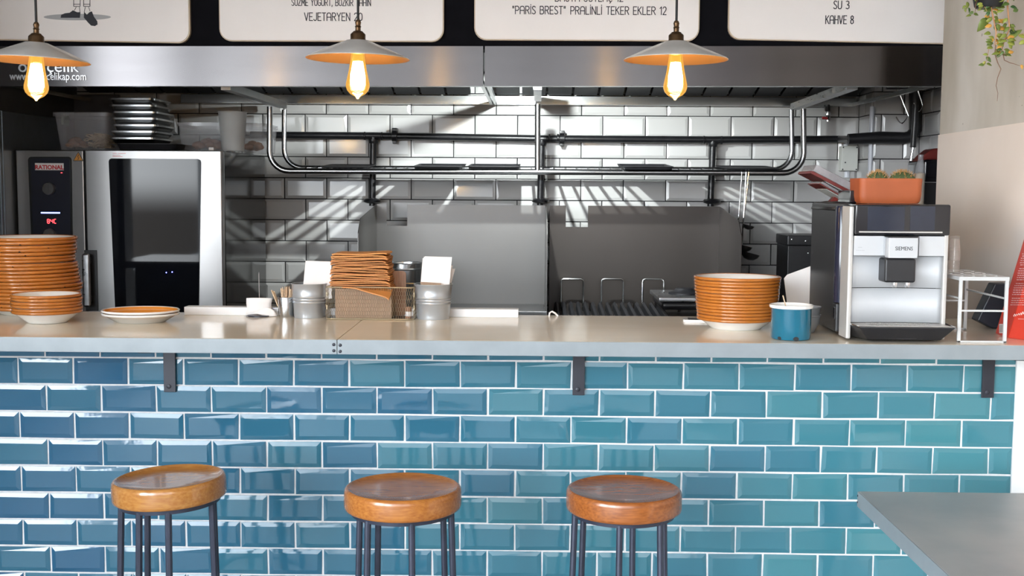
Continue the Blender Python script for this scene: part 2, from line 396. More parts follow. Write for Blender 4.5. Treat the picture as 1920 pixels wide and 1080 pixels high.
def tiles(mb, mp, u0, pu, w0, pw, ulo, uhi, wlo, whi, gap, bev, h, base=.002, jit=.0006, tilt=.0012, light_trend=0):
    # tiles of pitch pu x pw in running bond, (u0, w0) is a joint crossing; mp(u, w, n) gives the 3-D point
    k0 = math.floor((wlo-w0)/pw)-1; k1 = math.ceil((whi-w0)/pw)+1
    for k in range(k0, k1):
        a, b = max(w0+k*pw+gap/2, wlo), min(w0+(k+1)*pw-gap/2, whi)
        if b-a < .004: continue
        off = u0 + (pu/2 if k % 2 else 0); i0 = math.floor((ulo-off)/pu)-1; i1 = math.ceil((uhi-off)/pu)+1
        for i in range(i0, i1):
            c, d = max(off+i*pu+gap/2, ulo), min(off+(i+1)*pu-gap/2, uhi)
            if d-c < .004: continue
            j = lambda: random.uniform(-jit, jit)
            mb.v = min(1, max(0, random.gauss(.5, .09) + light_trend*((c+d)/2-(ulo+uhi)/2)/(uhi-ulo)))
            o = [(c+j(), a+j()), (d+j(), a+j()), (d+j(), b+j()), (c+j(), b+j())]
            cut = min(b-a, d-c) < 2.6*bev
            bb = bev if not cut else 0
            fu = lambda U: bb if not cut else 0
            inn = [(o[0][0]+bb, o[0][1]+bb), (o[1][0]-bb, o[1][1]+bb), (o[2][0]-bb, o[2][1]-bb), (o[3][0]+bb, o[3][1]-bb)]
            tx, tz = random.gauss(0, tilt), random.gauss(0, tilt)
            mid = ((c+d)/2, (a+b)/2)
            n_in = [base+h+tx*(p[0]-mid[0])/.1*1+tz*(p[1]-mid[1])/.05 for p in inn]
            r0 = [mp(p[0], p[1], -.001) for p in o]; r1 = [mp(p[0], p[1], base) for p in o]
            if cut: mb.quads([r0, [mp(p[0], p[1], base+h*.6) for p in o]], cap1=True)
            else: mb.quads([r0, r1, [mp(p[0], p[1], n) for p, n in zip(inn, n_in)]], cap1=True)

# kitchen back wall: white metro tiles with dark joints
xa = V(612.5, 314, Y_BACK).x; xb = V(1489, 321, Y_BACK).x; PUB = (xb-xa)/11
za = V(612.5, 294, Y_BACK).z; zb = V(612.5, 491, Y_BACK).z; PWB = (za-zb)/5
XK0, XCOL = -2.15, V(1607, 300, Y_BACK).x
struct(MB().box(XK0-.1, 2.3, Y_BACK, Y_BACK+.15, 0, CEIL).done('wall_back', 'grout_dark'))
W = bpy.data.objects['wall_back']
t = MB(); tiles(t, lambda u, w_, n: (u, Y_BACK-n, w_), xa, PUB, za, PWB, XK0, XCOL, .88, 2.02, .0048, .013, .004, light_trend=.0)
t.done('tiling', 'glaze_white', W, smooth=0)
Y_COL = 5.33; XS = V(1722, 300, Y_COL).x
c = struct(MB().box(XCOL+.003, XS+.25, Y_COL+.003, Y_BACK, 0, CEIL).done('wall_column', 'grout_dark'))
t = MB(); tiles(t, lambda u, w_, n: (u, Y_COL+.003-n, w_), XCOL-.06, PUB, za, PWB, XCOL+.004, XS, .88, 2.02, .0048, .013, .004)
tiles(t, lambda u, w_, n: (XCOL+.003-n, u, w_), Y_BACK-.31, PUB, za, PWB, Y_COL+.004, Y_BACK-.006, .88, 2.02, .0048, .013, .004)
t.done('tiling', 'glaze_white', c, smooth=0)
s = struct(MB().box(XS+.003, XS+.15, Y_RE+.05, Y_COL, 0, CEIL).done('wall_side', 'grout_dark'))
t = MB(); tiles(t, lambda u, w_, n: (XS+.003-n, u, w_), Y_COL-.16, PUB, za, PWB, Y_RE+.1, Y_COL-.006, .88, 2.02, .0048, .013, .004)
t.done('tiling', 'glaze_white', s, smooth=0)
struct(MB().box(XK0-.1, XK0, 3.3, Y_BACK, 0, CEIL).done('wall_kitchen', 'dark_wall'))
struct(MB().box(XL-.15, XK0, 3.3, 3.4, 0, CEIL).done('wall_return', 'plain_white'))
# right wall: white plaster below, raw concrete above
ZP = V(1757, 253, Y_RE).z
p2 = VX(1919, 230, X_R)
rw = struct(MB().box(X_R, X_R+.16, YF, Y_RE, 0, CEIL).done('wall_right', 'concrete'))
pz = MB(); pz.prism([(X_R+.001, Y_RE, 0), (X_R+.001, Y_RE, ZP), (X_R+.001, p2.y, p2.z), (X_R+.001, YF, p2.z), (X_R+.001, YF, 0)], (-.006, 0, 0))
pz.done('plaster', 'plaster', rw)
struct(MB().box(X_R-.03, X_R-.008, YF, 1.5, 0, CEIL).done('reflection_panel', 'reflection_brown'))  # unseen brown panel added to darken the hood's reflection
struct(MB().box(X_R+.16, XS+.15, Y_RE, Y_RE+.05, 0, CEIL).done('wall_end', 'plain_white'))

# the bar: low wall of blue bevelled tiles
XB0 = -2.1; XB1 = V(1899, 800, Y_BAR).x
ua = V(87.5, 747, Y_BAR).x; ub = V(1857, 762, Y_BAR).x; PU = (ub-ua)/17
wa = V(0, 719.5, Y_BAR).z; wb = V(0, 871.5, Y_BAR).z; PW = (wa-wb)/3
bar = struct(MB().box(XB0, XB1, Y_BAR, Y_BAR+.10, 0, COUNTER_Z-.042).done('wall_bar', 'grout_white'))
t = MB(); tiles(t, lambda u, w_, n: (u, Y_BAR-n, w_), ua+PU/2*1, PU, wa, PW, XB0, XB1, .02, COUNTER_Z-.045,   .0052, .0118, .0027, tilt=.0008, jit=.0011, light_trend=.85)  # light painted into the glaze: bluer on the left, greener on the right
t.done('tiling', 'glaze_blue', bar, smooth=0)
struct(MB().box(XB1, X_R, Y_BAR-.008, Y_BAR+.10, 0, COUNTER_Z-.042, .004).done('trim_1', 'plain_white'))

# ------------------------------------------------------------------ zinc counter on its brackets
Y1 = G(1150, 592, COUNTER_Z).y
ct = thing('bar_countertop', 'long zinc bar countertop over the blue tiled front', 'countertop', (0, 3.2, COUNTER_Z-.036))
xs_ = V(632, 650, COUNTER_Y0).x
for x0, x1 in ((-2.12, xs_-.0006), (xs_+.0006, X_R-.008)):
    MB().box(x0, x1, COUNTER_Y0+.0025, Y1, COUNTER_Z-.036, COUNTER_Z, .002).done('top_sheet', 'zinc_top', ct)
    MB().box(x0, x1, COUNTER_Y0-.0005, COUNTER_Y0+.0024, COUNTER_Z-.038, COUNTER_Z-.0005, .001).done('edge_band', 'zinc_edge', ct)
for px in (626, 638):
    for py in (646, 657.5):
        p = V(px, py+(px-626)*.1, COUNTER_Y0); MB().lathe([(.0042, 0), (.0042, .0012), (.003, .002), (0, .002)], n=16, M=Matrix.Translation((p.x, COUNTER_Y0-.0004, p.z)) @ Matrix.Rotation(PI/2, 4, 'X')).done('screw', 'black_steel', ct)
for (px, py, lab) in ((318, 700, 'black steel bracket under the counter, above the leftmost stool'), (1085, 705, 'black steel bracket under the counter, above the rightmost stool'), (1853, 710, 'black steel bracket at the white end of the counter, above the grey table')):
    p = V(px, py, Y_BAR-.012); zb = V(px, py+(35 if px < 900 else 36), Y_BAR-.012).z
    br = thing('shelf_bracket', lab, 'bracket', (p.x, Y_BAR-.01, zb), 'counter brackets')
    MB().box(p.x-.0165, p.x+.0165, Y_BAR-.014, Y_BAR-.0065, zb, COUNTER_Z-.037, .001).done('wall_plate', 'black_steel', br)
    MB().box(p.x-.0165, p.x+.0165, COUNTER_Y0+.03, Y_BAR-.014, COUNTER_Z-.044, COUNTER_Z-.0372, .001).done('arm', 'black_steel', br)
    MB().lathe([(.006, 0), (.006, .002), (.004, .003), (0, .003)], n=14, M=Matrix.Translation((p.x-.002, Y_BAR-.014, zb+.016)) @ Matrix.Rotation(PI/2, 4, 'X')).done('screw', 'black_steel', br)

# ------------------------------------------------------------------ bar stools
def stool(px, pyc, wpx, Y, angs, label, wood, tiltd, dish=.007):
    c = V(px, pyc, Y); r = wpx/2*mpp(Y)*1.0
    zt = c.z; th = .052
    st = thing('bar_stool', label, 'stool', (c.x, Y, 0), 'round wooden bar stools')
    T = Matrix.Translation((c.x, Y, zt)) @ Matrix.Rotation(R(tiltd), 4, 'Y')
    pr = [(0, -th), (r*.955, -th), (r*.988, -th+.003), (r, -th+.009), (r, -.013), (r*.992, -.006), (r*.972, -.0015), (r*.945, 0), (r*.915, -.0012), (r*.86, -dish*.7), (r*.5, -dish), (0, -dish)]
    MB().lathe(pr, n=72, M=T).done('seat', wood, st, smooth=50)
    rr = r*.885
    MB().lathe([(rr-.012, -th-.011), (rr, -th-.011), (rr+.001, -th-.0005), (rr-.012, -th-.0005), (rr-.012, -th-.011)], n=64, M=T).done('seat_ring', 'stool_steel', st)
    for a in angs:
        ca, sa = math.cos(R(a)), math.sin(R(a))
        top = T @ Vector((ca*(rr-.006), sa*(rr-.006), -th-.006))
        k = 1.13; bot = Vector((c.x+ca*rr*k, Y+sa*rr*k, .004))
        MB().tube([top, top.lerp(bot, .5), bot], .0078, 10).done('leg', 'stool_steel', st)
    MB().tube([Vector((c.x+math.cos(2*PI*i/40)*rr*1.085, Y+math.sin(2*PI*i/40)*rr*1.085, .24)) for i in range(40)], .006, 8, closed=True).done('foot_ring', 'stool_steel', st)
stool(316.5, 893, 213, 2.74, (195, 136, 249, 285, 42, 345), 'round wooden stool with pale top, leftmost of the three', 'stool_wood_pale', -2.3, .009)
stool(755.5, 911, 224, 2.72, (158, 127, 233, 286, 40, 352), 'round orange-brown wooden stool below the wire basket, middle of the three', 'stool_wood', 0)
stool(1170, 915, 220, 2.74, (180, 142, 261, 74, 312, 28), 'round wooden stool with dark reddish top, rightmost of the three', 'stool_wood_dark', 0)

# ------------------------------------------------------------------ table at the right
TZ = .75
q0 = G(1595, 921, TZ); q1 = G(1795, 1080, TZ)
tb = thing('cafe_table', 'grey zinc-topped table with its corner in front of the blue tiles', 'table', (1.05, 2.2, 0))
xe = (q0.x+q1.x)/2
MB().box(xe+.003, X_R-.02, 1.60, q0.y, TZ-.036, TZ, .0015).done('tabletop', 'table_zinc', tb)
MB().box(xe, xe+.0028, 1.60, q0.y+.001, TZ-.038, TZ-.0005, .001).done('edge_band', 'zinc_edge', tb)
for dz in (-.010, -.026): MB().box(xe-.0015, xe+.0005, q0.y-.006, q0.y-.002, TZ+dz-.002, TZ+dz+.002).done('screw', 'black_steel', tb)
cx, cy = (xe+X_R)/2, 2.15
MB().tube([(cx, cy, TZ-.036), (cx, cy, .02)], .03, 16).done('column', 'stool_steel', tb)
MB().lathe([(0, 0), (.17, 0), (.17, .012), (.03, .025), (0, .025)], (cx, cy, 0), 40).done('base', 'stool_steel', tb)

# ------------------------------------------------------------------ bulkhead and menu boards
Y_H = 4.34
zb0 = V(960, 84, Y_H).z
struct(MB().box(XK0, XS, Y_H+.015, Y_H+.15, V(960, 84, Y_H).z-.012, CEIL).done('wall_bulkhead', 'black_paint'))
YB = Y_H+.014
def board(pxl, pxr, pyl, pyr, label):
    a, b = V(pxl, pyl, YB-.02), V(pxr, pyr, YB-.02)
    bd = thing('menu_board', label, 'menu board', ((a.x+b.x)/2, YB, a.z), 'white menu boards above the hood')
    sl = (b.z-a.z)/(b.x-a.x); z1 = a.z+.62
    rp = rrect(a.x, b.x, a.z, z1, .045)
    MB().prism([(x, YB, z+sl*(x-a.x)) for x, z in rp], (0, -.016, 0)).done('frame', 'board_edge', bd)
    rp = rrect(a.x+.004, b.x-.004, a.z+.004, z1-.004, .042)
    MB().prism([(x, YB-.0162, z+sl*(x-a.x)) for x, z in rp], (0, -.003, 0)).done('face', 'board_white', bd)
    return bd, YB-.0194
def text_on(bd, Y, items, name='lettering', wdk=.105):
    for text, px0, px1, py, hpx in items:
        mb = MB()
        a, b = V(px0, py, Y), V(px1, py, Y); h = hpx*mpp(Y)
        p = V(px1, py+(px1-px0)*.0045, Y); lettering(mb, text, a.x, b.x, a.z, h, Y, h*wdk, (p.z-a.z)/(b.x-a.x))
        mb.done(name, 'ink', bd, smooth=0)
b1, Yf = board(-66, 356, 74, 81, 'white menu board with a drawing of two legs in dark shoes')
ln = MB(); d = lambda px, py: V(px, py, Yf)
def line(mb, pts, w_=.0035):
    P = [d(*p) for p in pts]
    for a, b in zip(P, P[1:]):
        t_ = (b-a).normalized(); n_ = Vector((-t_.z, 0, t_.x))*w_/2; mb.prism([a-n_, b-n_, b+n_, a+n_], (0, -.0012, 0))
for x in (138, 156.5): line(ln, [(x, -60), (x+.3, 12), (x+12.3, 12), (x+12.8, -60)], .002); line(ln, [(x, 8), (x+12.3, 8)], .002)
for p in ([(143, 13), (139.5, 20)], [(149, 13), (150, 23)], [(160, 13), (158, 23)], [(166, 13), (169, 21)]): line(ln, p, .0014)
ln.done('leg_outline', 'ink', b1, smooth=0)
e_ = MB(); e_.prism([d(145+63*math.cos(2*PI*i/40), 32+6*math.sin(2*PI*i/40)) for i in range(40)], (0, -.0005, 0)); e_.done('ground_ellipse', 'ink_grey', b1, smooth=0)
sh = MB(); sh.prism([d(x, y)-Vector((0, .0006, 0)) for x, y in [(114, 33.5), (150, 33.5), (151, 23), (145, 23), (137, 19.5), (131, 24), (122, 25), (115, 28)]], (0, -.0012, 0))
sh.prism([d(x, y)-Vector((0, .0006, 0)) for x, y in [(157.5, 33), (166, 43), (171, 48), (178, 49), (183, 46), (182.5, 40), (176, 31), (172.5, 21.5), (168, 23), (163, 28), (158, 22)]], (0, -.0012, 0))
sh.done('shoe_drawing', 'ink', b1, smooth=0)
b2, Yf = board(411, 832, 77, 78.5, 'white menu board reading VEJETARYEN 20')
text_on(b2, Yf, [('SÜZME YOĞURT, BOZKIR TAHİN', 547, 695, 10.5, 11.5), ('VEJETARYEN 20', 571, 679, 38.5, 14)])
b3, Yf = board(889, 1311, 75, 77.5, 'white menu board ending with the PARİS BREST dessert line')
text_on(b3, Yf, [('BASTA SÜTLAÇ 12', 1041, 1168, 2.5, 14), ('"PARİS BREST"', 961, 1060, 26, 14), ('PRALİNLİ TEKER EKLER 12', 1070, 1249, 26.8, 14)])
b4, Yf = board(1365, 1792, 74, 83, 'white menu board reading SU 3 and KAHVE 8')
text_on(b4, Yf, [('SU 3', 1563, 1592, 16.5, 14), ('KAHVE 8', 1548, 1600, 44.5, 14.5)])

# ------------------------------------------------------------------ extractor hoods
def hood(pl, pr, label, words=None):
    tl, tr, bl, br_ = V(pl, 86.5, Y_H), V(pr, 86.5, Y_H), V(pl, 161.5, Y_H), V(pr, 161.5, Y_H)
    x0, x1 = tl.x, tr.x; zt = lambda x: tl.z+(tr.z-tl.z)*(x-x0)/(x1-x0); zb = lambda x: bl.z+(br_.z-bl.z)*(x-x0)/(x1-x0)
    h = thing('extractor_hood', label, 'extractor hood', ((x0+x1)/2, Y_BACK-.02, bl.z), 'stainless hoods over the kitchen')
    m = MB(); m.prism([(x0, Y_H, zb(x0)), (x1, Y_H, zb(x1)), (x1, Y_H, zt(x1)), (x0, Y_H, zt(x0))], (0, .012, 0)); m.done('fascia', 'hood_steel', h, smooth=0)
    m = MB(); m.box(x0, x1, Y_H+.012, Y_H+.045, zb(x0)-.002, zb(x0)+.012) if abs(zb(x1)-zb(x0)) < .001 else m.prism([(x0, Y_H+.012, zb(x0)), (x1, Y_H+.012, zb(x1)), (x1, Y_H+.012, zb(x1)+.014), (x0, Y_H+.012, zb(x0)+.014)], (0, .03, 0))
    m.done('bottom_lip', 'hood_inner', h, smooth=0)
    zz = (zb(x0)+zb(x1))/2; ZL = V(960, 197.5, Y_BACK-.02).z
    gx = V(345, 190, Y_BACK).x if words else x0
    m = MB(); m.box(gx, x1, Y_BACK-.055, Y_BACK-.02, ZL, ZL+.042, .003); m.done('rear_gutter', 'hood_inner', h)
    m = MB()
    for i in range(int((x1-x0)/.12)):
        a = x0+.01+i*.12; m.prism([(a, Y_BACK-.06, ZL+.045), (a+.108, Y_BACK-.06, ZL+.045), (a+.108, Y_BACK-.42, ZL+.13), (a, Y_BACK-.42, ZL+.13)], (0, .008, .02))
    m.done('filter_bank', 'hood_dark', h, smooth=0)
    m = MB(); m.box(x0, x1, Y_H+.06, Y_BACK-.03, ZL+.155, ZL+.165); m.box(x0, x1, Y_H+.046, Y_H+.056, zz+.02, ZL+.165); m.done('inner_shell', 'hood_dark', h)
    for xx in (x0+.004, x1-.012):
        m = MB(); m.box(xx-.004, xx+.010, Y_H+.05, Y_BACK-.06, ZL+.001, ZL+.018); m.done('end_plate', 'hood_inner', h)
    if words:
        for text, px, py, size, wx in words:
            m = MB(); p = V(px, py, Y_H); font_mesh(m, text, size, .0025, Matrix.Translation((p.x, Y_H-.002, p.z)) @ FACE, wx)
            m.done('lettering', 'steel_brushed', h, smooth=0)
    return h
hood(-60, 906, 'stainless extractor hood over the oven, with raised lettering', [('www.ozencelikap.com', 91, 150, .040, .79), ('öz', 50, 135, .062, 1.05), ('çelik', 118, 135, .062, 1.05)])
hd = hood(909, 1774, 'stainless extractor hood over the grill, brown and plain', None)
pa_, pb_ = V(1662, 166, 5.05), V(1752, 166, 5.05)
ub_ = MB().tube([(pa_.x, 5.05, pa_.z+.16), (pa_.x, 5.05, pa_.z), (pb_.x, 5.05, pa_.z), (pb_.x, 5.05, pa_.z+.16)], .005, 8).done('utensil_bar', 'steel_dark', hd)
lf = thing('work_light', 'small sealed lamp inside the hood above the range', 'lamp', (HOODLAMP.x, HOODLAMP.y, HOODLAMP.z+.03))
MB().lathe([(0, .03), (.05, .03), (.05, .012), (.035, .008), (0, .008)], tuple(HOODLAMP), 24).done('housing', 'black_plastic', lf)

# ------------------------------------------------------------------ pendant lamps
def pendant(px, pyrim, Y, label, tiltd=0):
    c = V(px, pyrim, Y); k = mpp(Y); X = c.x
    r = 96*k
    root = thing('pendant_lamp', label, 'lamp', (X, Y, c.z), 'pendant lamps over the counter')
    T = Matrix.Translation((X, Y, c.z)) @ Matrix.Rotation(R(tiltd), 4, 'Y')
    h = 33*k
    out = [(r*.22, h), (r*.23, h*.985), (r*.55, h*.60), (r*.97, h*.06), (r, 0)]
    inn = [(r, -.001), (r*.965, h*.03), (r*.55, h*.54), (r*.20, h*.93), (0, h*.95)]
    s_ = MB().lathe(out+[(r, -.001)], n=72, M=T).done('lamp_shade', 'shade_outer', root, smooth=60)
    s_['label'] = 'grey outside of the shade'
    i_ = MB().lathe(inn, n=72, M=T).done('shade_lining', 'shade_inner', root, smooth=60); i_['label'] = 'warm cream inside of the shade'
    MB().lathe([(.0, h-.002), (15*k, h-.002), (15.5*k, h+.001), (14*k, h+.004), (14*k, h+11*k), (12.5*k, h+13*k), (10*k, h+15*k), (8.5*k, h+17*k), (5*k, h+18*k), (4.8*k, h+24*k), (6*k, h+25*k), (4.6*k, h+27*k), (4.8*k, h+30*k), (5.6*k, h+33*k), (4*k, h+37*k), (3*k, h+38*k), (0, h+38*k)], n=28, M=T).done('lamp_holder', 'brass_dark', root, smooth=50)
    MB().tube([T @ Vector((0, 0, h+36*k)), (X, Y, CEIL-.02)], 2.3*k, 10).done('cord', 'cord_black', root)
    MB().lathe([(0, 0), (.045, 0), (.045, -.012), (.02, -.03), (0, -.03)], (X, Y, CEIL), 28).done('ceiling_rose', 'brass_dark', root)
    zb = -66*k
    bp = [(12*k, 18*k), (12.5*k, 8*k), (13.5*k, 0), (16.5*k, -20*k), (19.5*k, -34*k), (22*k, -46*k), (22*k, -52*k), (19.5*k, -59*k), (14*k, -65*k), (7*k, -69*k), (3.5*k, -71*k), (2.5*k, -73.5*k), (0, -74*k)]
    b = MB().lathe(bp, n=36, M=T).done('bulb', 'bulb_glass', root, smooth=80)
    f = MB()
    for i in range(7):
        a = 2*PI*i/7; ca, sa = math.cos(a), math.sin(a)
        f.tube([T @ Vector((ca*5*k, sa*5*k, -6*k)), T @ Vector((ca*9.5*k, sa*9.5*k, -32*k)), T @ Vector((ca*10*k, sa*10*k, -47*k)), T @ Vector((math.cos(a+.4)*6*k, math.sin(a+.4)*6*k, -55*k))], 4.6*k, 6)
    f.done('filament', 'filament', b)
    MB().lathe([(10*k, 20*k), (11*k, 19*k), (11*k, 12*k), (12.5*k, 10*k), (12.6*k, 14*k)], n=24, M=T).done('socket_ring', 'brass_dark', root)
pendant(68, 114, 2.95, 'pendant lamp with glowing bulb in front of the hood lettering, above the tall plate stack', 1.6)
pendant(671, 110, 2.99, 'pendant lamp with glowing bulb above the pile of brown paper bags', .6)
pendant(1267, 112, 2.99, 'pendant lamp with glowing bulb in front of the brown end of the hood', .0)

# ------------------------------------------------------------------ wall pipe, rack
YP = Y_BACK-.055
gp = thing('gas_pipe', 'black gas pipe along the white tiles with three drops', 'pipe', (0, Y_BACK, V(960, 257, YP).z))
P = [V(x, y, YP) for x, y in ((470, 253), (700, 254.5), (1017, 260), (1337, 262), (1582, 261))]
z1 = P[-1].z; xe_ = XCOL-.03
main = MB().tube(P, .0165, 16).done('main_pipe', 'iron_pipe', gp)
for px, top, bot in ((700, 256, 378), (1016, 260, 378), (1337, 262, 379)):
    a, b = V(px, top, YP), V(px, bot, YP)
    dp = MB().tube([(a.x, YP, a.z), (a.x-.006, YP, b.z-.02)], .0155, 16).done('drop_pipe', 'iron_pipe', gp)
    for dz in (-.028, .0): pass
    MB().lathe([(.021, -.02), (.023, -.016), (.023, -.002), (.02, .0)], (a.x, YP, a.z-.012), 18).done('collar', 'iron_pipe', dp)
    MB().lathe([(0, -.014), (.024, -.012), (.040, -.006), (.042, .002), (.036, .009), (.02, .012), (0, .012)], (b.x-.006, YP, b.z+.004), 20).done('flange', 'iron_pipe', dp)
for px, py in ((740, 255), (1054, 260)):
    c = V(px, py, YP)
    m = MB().lathe([(.022, -.013), (.026, -.011), (.026, .011), (.022, .013)], n=18, M=Matrix.Translation(c) @ Matrix.Rotation(PI/2, 4, 'Y'))
    m.box(c.x-.012, c.x+.012, YP-.008, Y_BACK-.0068, c.z+.02, c.z+.038, .003); m.box(c.x-.010, c.x+.010, YP-.008, YP+.01, c.z-.036, c.z-.02, .003)
    m.done('pipe_clamp', 'iron_pipe', gp)
for px in (684, 716, 1030, 1046, 1320, 1353): 
    c = V(px, 255+(px-700)*.0118, YP); MB().lathe([(.0165, -.005), (.0195, -.003), (.0195, .003), (.0165, .005)], n=16, M=Matrix.Translation(c) @ Matrix.Rotation(PI/2, 4, 'Y')).done('fitting', 'iron_pipe', gp)
YC = Y_COL-.05
ins = MB()
pp = [V(1590, 261, YC), V(1650, 258, YC), V(1695, 259, YC), V(1708, 256, YC), V(1716, 244, YC), V(1717, 200, YC), V(1716, 150, YC)]
ins.tube(pp, [.024, .028, .027, .029, .028, .028, .028], 14)
ins.done('insulated_elbow', 'black_plastic', gp)
MB().tube([P[-1]-Vector((.02, 0, 0)), V(1592, 261, YC)+Vector((.006, 0, 0))], .016, 12).done('offset_pipe', 'iron_pipe', gp)

# hanging rack: front and back rail, wire shelf between
YRF, YRB = 5.06, 5.40
pr_ = thing('hanging_rack', 'steel pipe rack hanging from the hood across the tiled wall', 'rack', (V(1000, 322, YRF).x, YRF, V(1000, 322, YRF).z), None)
def rail(pl, pr2, ytop_l, ytop_r, yb_l, yb_r, Y, r, nm):
    tl, tr, bl, br_ = V(pl, ytop_l, Y), V(pr2, ytop_r, Y), V(pl, yb_l, Y), V(pr2, yb_r, Y)
    q = .085; pts = [tl, Vector((bl.x, Y, bl.z+q))]
    pts += [Vector((bl.x+q-q*math.cos(R(a)), Y, bl.z+q-q*math.sin(R(a)))) for a in range(12, 91, 13)]
    pts += [Vector((br_.x-q+q*math.sin(R(a)), Y, br_.z+q-q*math.cos(R(a)))) for a in range(0, 91, 13)]
    pts += [Vector((br_.x, Y, br_.z+q+.001)), tr]
    return MB().tube(pts, r, 16).done(nm, 'rail_steel', pr_, smooth=60), bl.z, br_.z, bl.x, br_.x
_, zfl, zfr, xl_, xr_ = rail(506, 1506, 200, 204, 320.5, 324.5, YRF, .0125, 'front_rail')
_, zbl, zbr, xbl, xbr = rail(533, 1484, 206, 206, 314.5, 318.5, YRB, .0115, 'back_rail')
zr = lambda x: zfl+(zfr-zfl)*(x-xl_)/(xr_-xl_)
zrb = lambda x: zbl+(zbr-zbl)*(x-xbl)/(xbr-xbl)
a, b = V(1008, 195, YRF), V(1008, 322, YRF)
MB().tube([a, b], .0125, 16).done('middle_post', 'rail_steel', pr_, smooth=60)
wm = MB()
for i in range(int((xbr-xbl-.2)/.052)+1):
    x = xbl+.1+i*.052; wm.tube([(x, YRF, zr(x)), (x, YRB, zrb(x))], .0065, 6)
wm.done('wire_shelf', 'rail_steel', pr_)
HB = V(424, 164, Y_H+.02).z
for (pa, pya, pb, pyb, w_, lab) in ((423.5, 169, 531, 203, .017, 'black'), (1008, 168, 1008, 190, .017, ''), (1598, 168, 1490, 206, .020, '')):
    A = V(pa, pya, Y_H+.10 if pa != 1008 else 4.90); B = V(pb, pyb, YRB+.02)
    d_ = (B-A); m = MB(); up = Vector((0, 0, .028)); sd = Vector((w_, 0, 0))
    m.quads([[A-sd, A+sd, A+sd+up, A-sd+up], [B-sd, B+sd, B+sd+up, B-sd+up]], cap0=True, cap1=True)
    sb_ = m.done('support_beam', 'steel_dark' if lab else 'steel_brushed', pr_)
    if lab: MB().box(A.x-w_-.001, A.x+w_+.001, A.y-.004, A.y+.001, A.z, A.z+.018, .001).done('end_cap', 'card_white', sb_)

def tray(px0, px1, py, Y0, Y1, label, th=.010, k=1.0):
    a, b = V(px0, py, YRF), V(px1, py, YRF); z = max(zr(a.x), zr(b.x))+.0135
    x0, x1 = a.x, b.x
    m = MB(); o_ = [(x, y) for x, y in rrect(x0, x1, Y0, Y1, .02)]
    cx_, cy_ = (x0+x1)/2, (Y0+Y1)/2
    sc = lambda f, dz: [Vector((cx_+(x-cx_)*f, cy_+(y-cy_)*f, z+dz+ (y-YRF)*((zrb(cx_)+.0115)-(zr(cx_)+.0125))/(YRB-YRF))) for x, y in o_]
    m.quads([sc(.90, .0), sc(.94, 0), sc(.99, th), sc(1.0, th), sc(1.0, th-.0015), sc(.965, th-.002), sc(.93, .002), sc(.88, .002)], cap0=True, cap1=True)
    return tag(m.done('baking_tray', 'cast_iron', None), label, 'tray', 'dark trays on the hanging rack')
tray(775, 868, 318, 5.03, 5.37, 'dark baking tray on the rack, left one of the close pair')
tray(877, 975, 318, 5.03, 5.37, 'dark baking tray on the rack touching the middle post')
tray(1166, 1262, 319, 5.02, 5.37, 'dark baking tray on the rack, alone between middle post and ladles', .013)
tray(1361, 1462, 321, 5.04, 5.37, 'thin dark baking tray at the right end of the rack, above the ladles', .007)
tray(598, 690, 318, 5.06, 5.37, 'thin dark baking tray at the left end of the rack', .006)

# ladles on the rail
def ladle(px, pyt, pxb, pyb, br_, label, flip=1):
    Yl = YRF-.018
    a = V(px, pyt, Yl); b = V(pxb, pyb, Yl); zt = zr(a.x)
    root = thing('ladle', label, 'ladle', (b.x, Yl, b.z), 'ladles hanging from the rack')
    hk = [Vector((a.x, YRF+.015, zt+.002)), Vector((a.x, YRF+.008, zt+.0165)), Vector((a.x, YRF-.006, zt+.0165)), Vector((a.x, Yl, zt+.003))]
    MB().tube(hk+[a.lerp(b, .3)+Vector((0, 0, 0)), a.lerp(b, .9), b], .0034, 8).done('handle', 'chrome', root)
    prof = [(0, -br_*.75), (br_*.5, -br_*.65), (br_*.85, -br_*.35), (br_, 0), (br_*.94, 0), (br_*.8, -br_*.3), (br_*.45, -br_*.58), (0, -br_*.66)]
    T = Matrix.Translation(b+Vector((br_*.9*flip, -.004, .004))) @ Matrix.Rotation(R(14*flip), 4, 'Y')
    MB().lathe(prof, n=28, M=T).done('bowl', 'steel_dark', root)
ladle(1391, 331, 1381, 462, .036, 'long ladle hanging nearest the chargrill guard, dark bowl low down')
ladle(1399, 331, 1390, 476, .042, 'ladle hanging lowest on the rack, with the largest dark bowl')
ladle(1404, 331, 1393, 424, .026, 'short ladle hanging in front of the tiles, small dark bowl higher than the others')

# hooks, valve, boxes, conduit
def hook(p1, p2, p3, Y, label):
    pts = [V(*q_, Y) for q_ in (p1, p2)]; c = V(*p2, Y); e3 = V(*p3, Y)
    arc = [c.lerp(e3, i/6)+Vector((0, 0, -.03*math.sin(PI*i/6))) for i in range(1, 7)]
    return tag(MB().tube(pts+arc, .0028, 8).done('meat_hook', 'chrome', None), label, 'hook', 'steel hooks under the hood')
hook((1683, 166), (1703, 217), (1680, 219), 5.05, 'bent steel hook hanging open beside the black pipe elbow')
hook((1720, 166), (1730, 198), (1713, 193), 5.05, 'bent steel hook over the front of the black pipe elbow')
st_ = thing('sharpening_steel', 'steel rod with black handle hanging below the pipe elbow', 'kitchen tool', V(1706, 325, 5.05))
a, b, c = V(1717, 196, 5.05), V(1712, 274, 5.05), V(1703, 330, 5.05)
MB().tube([a, b-Vector((0, 0, .006)), b], [.013, .012, .018], 12).done('handle', 'black_plastic', st_)
MB().tube([b, c], .0055, 10).done('rod', 'chrome', st_)
vv = thing('gas_valve', 'small tap with red lever below the hood', 'valve', V(1551, 228, 5.45))
a = V(1552, 196, 5.49)
